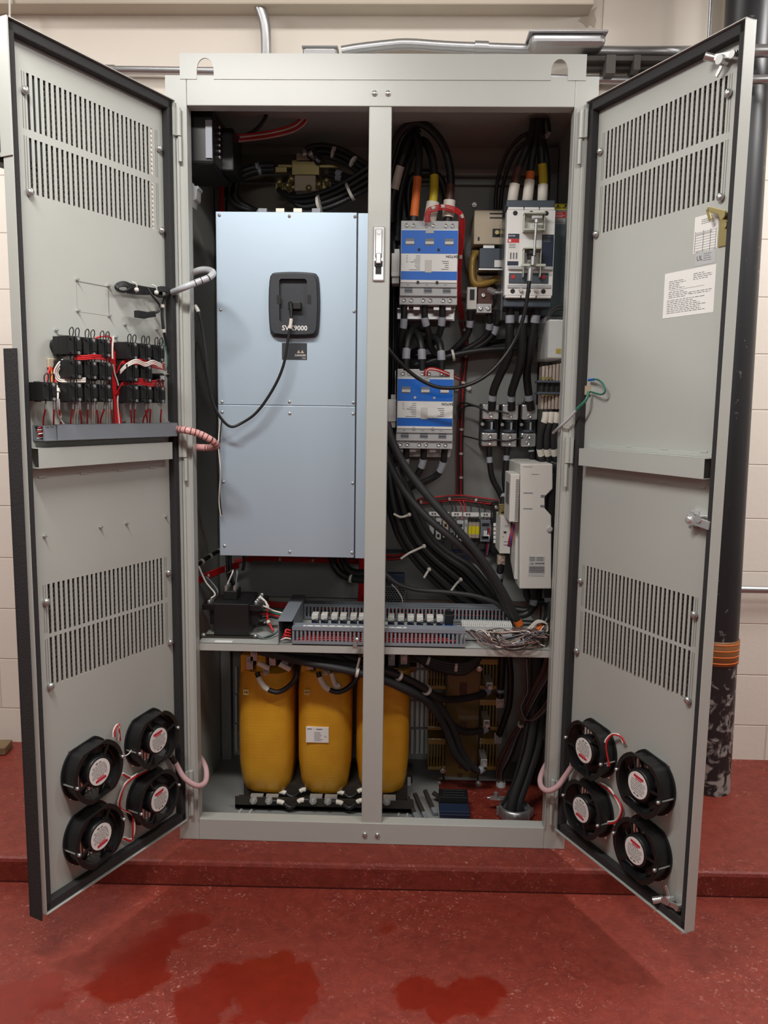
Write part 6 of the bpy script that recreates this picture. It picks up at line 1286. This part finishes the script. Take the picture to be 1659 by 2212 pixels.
for i, px in enumerate((925, 935, 955, 978, 1032)):
    cable('thin wire looping under the terminal rail, %s from the left' % ORD[i], [(px+3, 1170, .52), (px-2, 1184, .53), (px+1, 1196, .54), (px+12, 1202, .54)], .002, BWIRE, name='control_wire', cat='wire', n=6)
b = B(); b.bar(U(830, 1190, .56), U(1075, 1190, .56), .012, .010); b.bar(U(945, 1203, .56), U(1040, 1204, .56), .02, .010); solo('wire_channel', b, NAVY, 'dark blue strip along the back panel under the terminal rail', 'strip')
for i in range(3): cable('red wire crossing low behind the fat cables', [(830, 1198+i*4, .55), (850, 1200+i*4, .55), (880, 1196+i*3, .55)], .004, (RED, BROWN, RED)[i], name='control_wire', cat='wire', n=6, group='red wires low behind the fat cables')
for i in range(4): cable('blue and red wire bunch left of the black terminal column', [(1052+i*2, 1120, .52), (1054+i*3, 1145, .5), (1051+i*3, 1170, .51), (1048+i*2, 1200, .53)], .0028, (NAVY, RED, GREYW, NAVY)[i], name='control_wire', cat='wire', n=6, group='wire bunch left of the black terminal column')
# ------------------------------------------------------------------ lower right compartment
t = thing('amber_transformer', 'dark amber varnished transformer at the back of the lower right compartment', 'transformer', U(1000, 1715, .42))
b = B(); fr(b, 962, 1428, 1036, 1718, .46, .08); mk('core_panel', b, AMBERD, t, .003)
b = B(); fr(b, 993, 1475, 1009, 1500, .458, .003); mk('core_strip', b, BROWN, t)
for q in ((993, 1560, 1009, 1580), (991, 1640, 1000, 1660), (988, 1670, 998, 1715)): b = B(); fr(b, *q, .457, .004); mk('core_strip', b, BROWN, t)
b = B(); fr(b, 959, 1428, 963, 1718, .45, .02); fr(b, 1034, 1428, 1037, 1718, .45, .02); mk('edge_angle', b, CORE, t)
for sd, xa, xb in (('l', 924, 962), ('r', 1036, 1078)):
    for (y0, y1) in ((1432, 1486), (1520, 1574), (1604, 1660)):
        b = B(); px = xa
        for q in range(6): xq = xa+(xb-xa)*q/6; fr(b, xq, y0, xq+2.4, y1, .45, .06)
        fr(b, xa, y0-8, xb, y0+4, .44, .08); fr(b, xa, y1-4, xb, y1+3, .44, .08)
        mk('winding_ladder', b, AMBER, t, .001)
for px, py in ((948, 1690), (1033, 1690), (1035, 1443), (956, 1662)):
    b = B(); c = U(px, py, .44); b.cyl(c, c-EY*.012, .011, 6); b.cyl(c, c-EY*.02, .006, 8); mk('core_bolt', b, STEEL, t)
for px, py in ((1058, 1484), (1052, 1565), (1046, 1650)):
    b = B(); c = U(px, py, .34); b.box(c[0]-.012, c[0]+.012, c[1]+.01, c[1]+.10, c[2]-.02, c[2]+.012); b.cyl(c, c-EY*.012, .008, 6); mk('terminal_lug', b, LUG, t, .002)
b = B(); fr(b, 868, 1440, 900, 1452, .5, .05); solo('angle_bracket', b, AMBERD, 'small amber bracket behind the cables under the shelf', 'bracket')
for i in range(4):
    cable('black cable festooned under the shelf above the amber transformer, %s from the top' % ORD[i], [(890, 1412, .3), (925, 1422+i*5, .3), (965, 1432+i*6, .3), (1005, 1434+i*6, .3), (1032, 1420+i*2, .31), (1040, 1405, .32)], .010, RUBM, ties=((.22, .017), (.58, .018)) if i == 1 else ())
cable('black cable hanging right of the amber transformer, short with a white end', [(1085, 1405, .42), (1084, 1450, .42), (1081, 1495, .43), (1080, 1508, .43)], .0135, RUB, parts=((.78, .9, MARK, 'marker_sleeve', 1.04),))
cable('glossy black cable bowed right of the amber transformer', [(1098, 1405, .38), (1103, 1460, .38), (1100, 1520, .39), (1088, 1560, .40), (1078, 1588, .41)], .0115, BLK)
for i, (px, py) in enumerate(((1080, 1518), (1076, 1595))):
    b = B(); c = U(px, py, .43); b.box(c[0]-.014, c[0]+.014, c[1], c[1]+.008, c[2]-.02, c[2]+.02); b.cyl(c, c-EY*.012, .008, 6); solo('cable_lug', b, LUG, ('cable lug under the short black cable right of the amber transformer', 'cable lug under the bowed glossy cable right of the amber transformer')[i], 'lug')
BX = UZ(1112, 1752, .02)
t = thing('floor_bushing', 'large steel conduit bushing in the red floor opening', 'bushing', BX)
b = B(); b.lathe([(.050, .0), (.056, .002), (.058, .012), (.055, .034), (.050, .040), (.044, .040), (.043, .0)], (BX[0], BX[1], .0), EZ, 36); mk('bushing_ring', b, GALV, t)
for i in range(8):
    a = 2*math.pi*i/8; b = B().box(-.004, .004, -.003, .003, 0, .03); A = np.array(b.v); R_ = np.array([[math.cos(a), -math.sin(a), 0], [math.sin(a), math.cos(a), 0], [0, 0, 1]]); b.v = [tuple(q) for q in (A+np.array([.058, 0, .004]))@R_.T+np.array([BX[0], BX[1], 0])]; mk('rib', b, GALV, t)
c = np.array([BX[0]-.062, BX[1]+.03, .05]); b = B(); b.cyl(c, c+EZ*.02, .008, 8); b.bar(c-EX*.02, c+EX*.03, .012, .01); b.cyl(c+EX*-.03, c+EX*-.012, .004, 8); mk('ground_clamp', b, STEEL, t)
for i, (dx, dy, tx) in enumerate(((-.012, -.005, 1158), (.014, .0, 1176), (.0, .02, 1168))):
    top = U(tx, 1402, .24+.03*i); m1 = U(tx-2, 1500, .24+.03*i); m2 = U(tx-14, 1600, .23+.02*i)
    wcable('thick black feeder cable rising from the floor bushing, %s of three' % ORD[i], [(BX[0]+dx, BX[1]+dy, -.02), (BX[0]+dx, BX[1]+dy, .05), tuple((np.array([BX[0]+dx, BX[1]+dy, .05])+m2)/2+np.array([.002, 0, 0])), m2, m1, top], (.017, .015, .013)[i], RUBM, n=14)
cable('thin black ground cable bending into the floor bushing', [(1140, 1560, .22), (1128, 1620, .21), (1112, 1680, .2), (1096, 1720, .2), (1082, 1742, .2), (1084, 1752, .2)], .0055, RUB, name='ground_cable')
cable('black cable slanting behind the feeder cables at the right wall', [(1180, 1600, .4), (1168, 1650, .42), (1155, 1690, .44)], .012, RUB)
for i in range(16):
    k = i % 4; nm, mm = (('brown', BROWNW), ('brown', BROWNW), ('grey', GREYW), ('dark', BWIRE))[k]
    ox, oy = (i % 4-1.5)*.0056, (i//4-1.5)*.0056
    if i // 4 == 3:
        base = [(1130, 1415, .24, 1.6), (1132, 1480, .24, 1.6), (1126, 1500, .24, 1.4), (1120, 1520, .25, 1.2), (1130, 1545, .26, 1.1), (1150, 1545, .25, 1.2), (1180, 1510, .22, 1.6), (1192, 1480, .2, 2)]; oy = -.03
    else: base = [(1190, 1418, .16, 1.8), (1182, 1450, .17, 2.2), (1160, 1490, .2, 2), (1140, 1530, .24, 1.4), (1128, 1562, .28, .95), (1112, 1590, .32, 1.5), (1094, 1630, .36, 2.4), (1080, 1665, .4, 1.5), (1081, 1690, .42, .95)]
    pts = [U(px, py, Y)+np.array([ox*q, oy*q, 0]) for px, py, Y, q in base]
    wcable('%s thin wire of the loom hanging in the lower right compartment' % nm, pts, .0022, mm, name='control_wire', cat='wire', n=6, group='%s wires of the hanging loom, lower right' % nm, ties=((.5, .013),) if i == 5 else ())
b = B(); c = U(1082, 1695, .42); b.lathe([(.018, -.03), (.018, .01), (.014, .012), (.014, .02)], c, EZ, 12); solo('loom_fitting', b, LGREY, 'small pale fitting where the brown loom enters the floor', 'fitting')
t = thing('spare_connector', 'dark blue slotted connector block lying on the cabinet floor', 'connector', UZ(985, 1765, .012))
c0, c1 = UZ(950, 1772, .012), UZ(1014, 1773, .012)
b = B(); b.box(c0[0], c1[0], c0[1], c0[1]+.055, .012, .045); b.box(c0[0]-.002, c1[0]+.002, c0[1]-.002, c0[1]+.004, .030, .034); mk('block_body', b, NAVY, t, .002)
b = B(); b.box(c0[0], c1[0], c0[1]+.06, c0[1]+.12, .012, .065)
for q in range(3): b.box(c0[0]+.01, c1[0]-.01, c0[1]+.062+.018*q, c0[1]+.07+.018*q, .065, .072)
mk('block_step', b, BLK, t, .002)
for i, (p, q) in enumerate((((900, 1768), (880, 1722)), ((920, 1768), (896, 1715)), ((940, 1758), (918, 1708)), ((968, 1735), (935, 1712)))):
    a = UZ(*p, .02); c = UZ(*q, .045); b = B(); b.bar(a+EZ*0, c, .014, .012); e = thing('flat_bar', 'dark flat bar leaning on the cabinet floor, %s from the left' % ORD[i], 'bar', a); mk('bar_body', b, CORE, e, .002); b = B(); b.bar(a-(c-a)*.02, a+(c-a)*.22, .0145, .0125); mk('pale_end', b, MGREY, e)
for i, px in enumerate((512, 535, 860, 879)):
    a = UZ(px, 1763, .014); b = B(); b.bar(a, a+EY*.07+EX*.008, .006, .004); solo('floor_rib', b, LGREY, 'pale rib on the cabinet floor in front of the coils, %s from the left' % ORD[i], 'rib')
b = B(); fr(b, 874, 1684, 887, 1697, .3, .02); solo('white_tag', b, LGREY, 'small white square tag right of the yellow coils', 'tag')
b = B()
for (y0, y1) in ((1440, 1497), (1502, 1560), (1565, 1622)): fr(b, 508, y0, 512, y1, .5, .01)
solo('channel_strip', b, LGREY, 'pale vertical strip on the rear wall left of the yellow coils', 'strip')
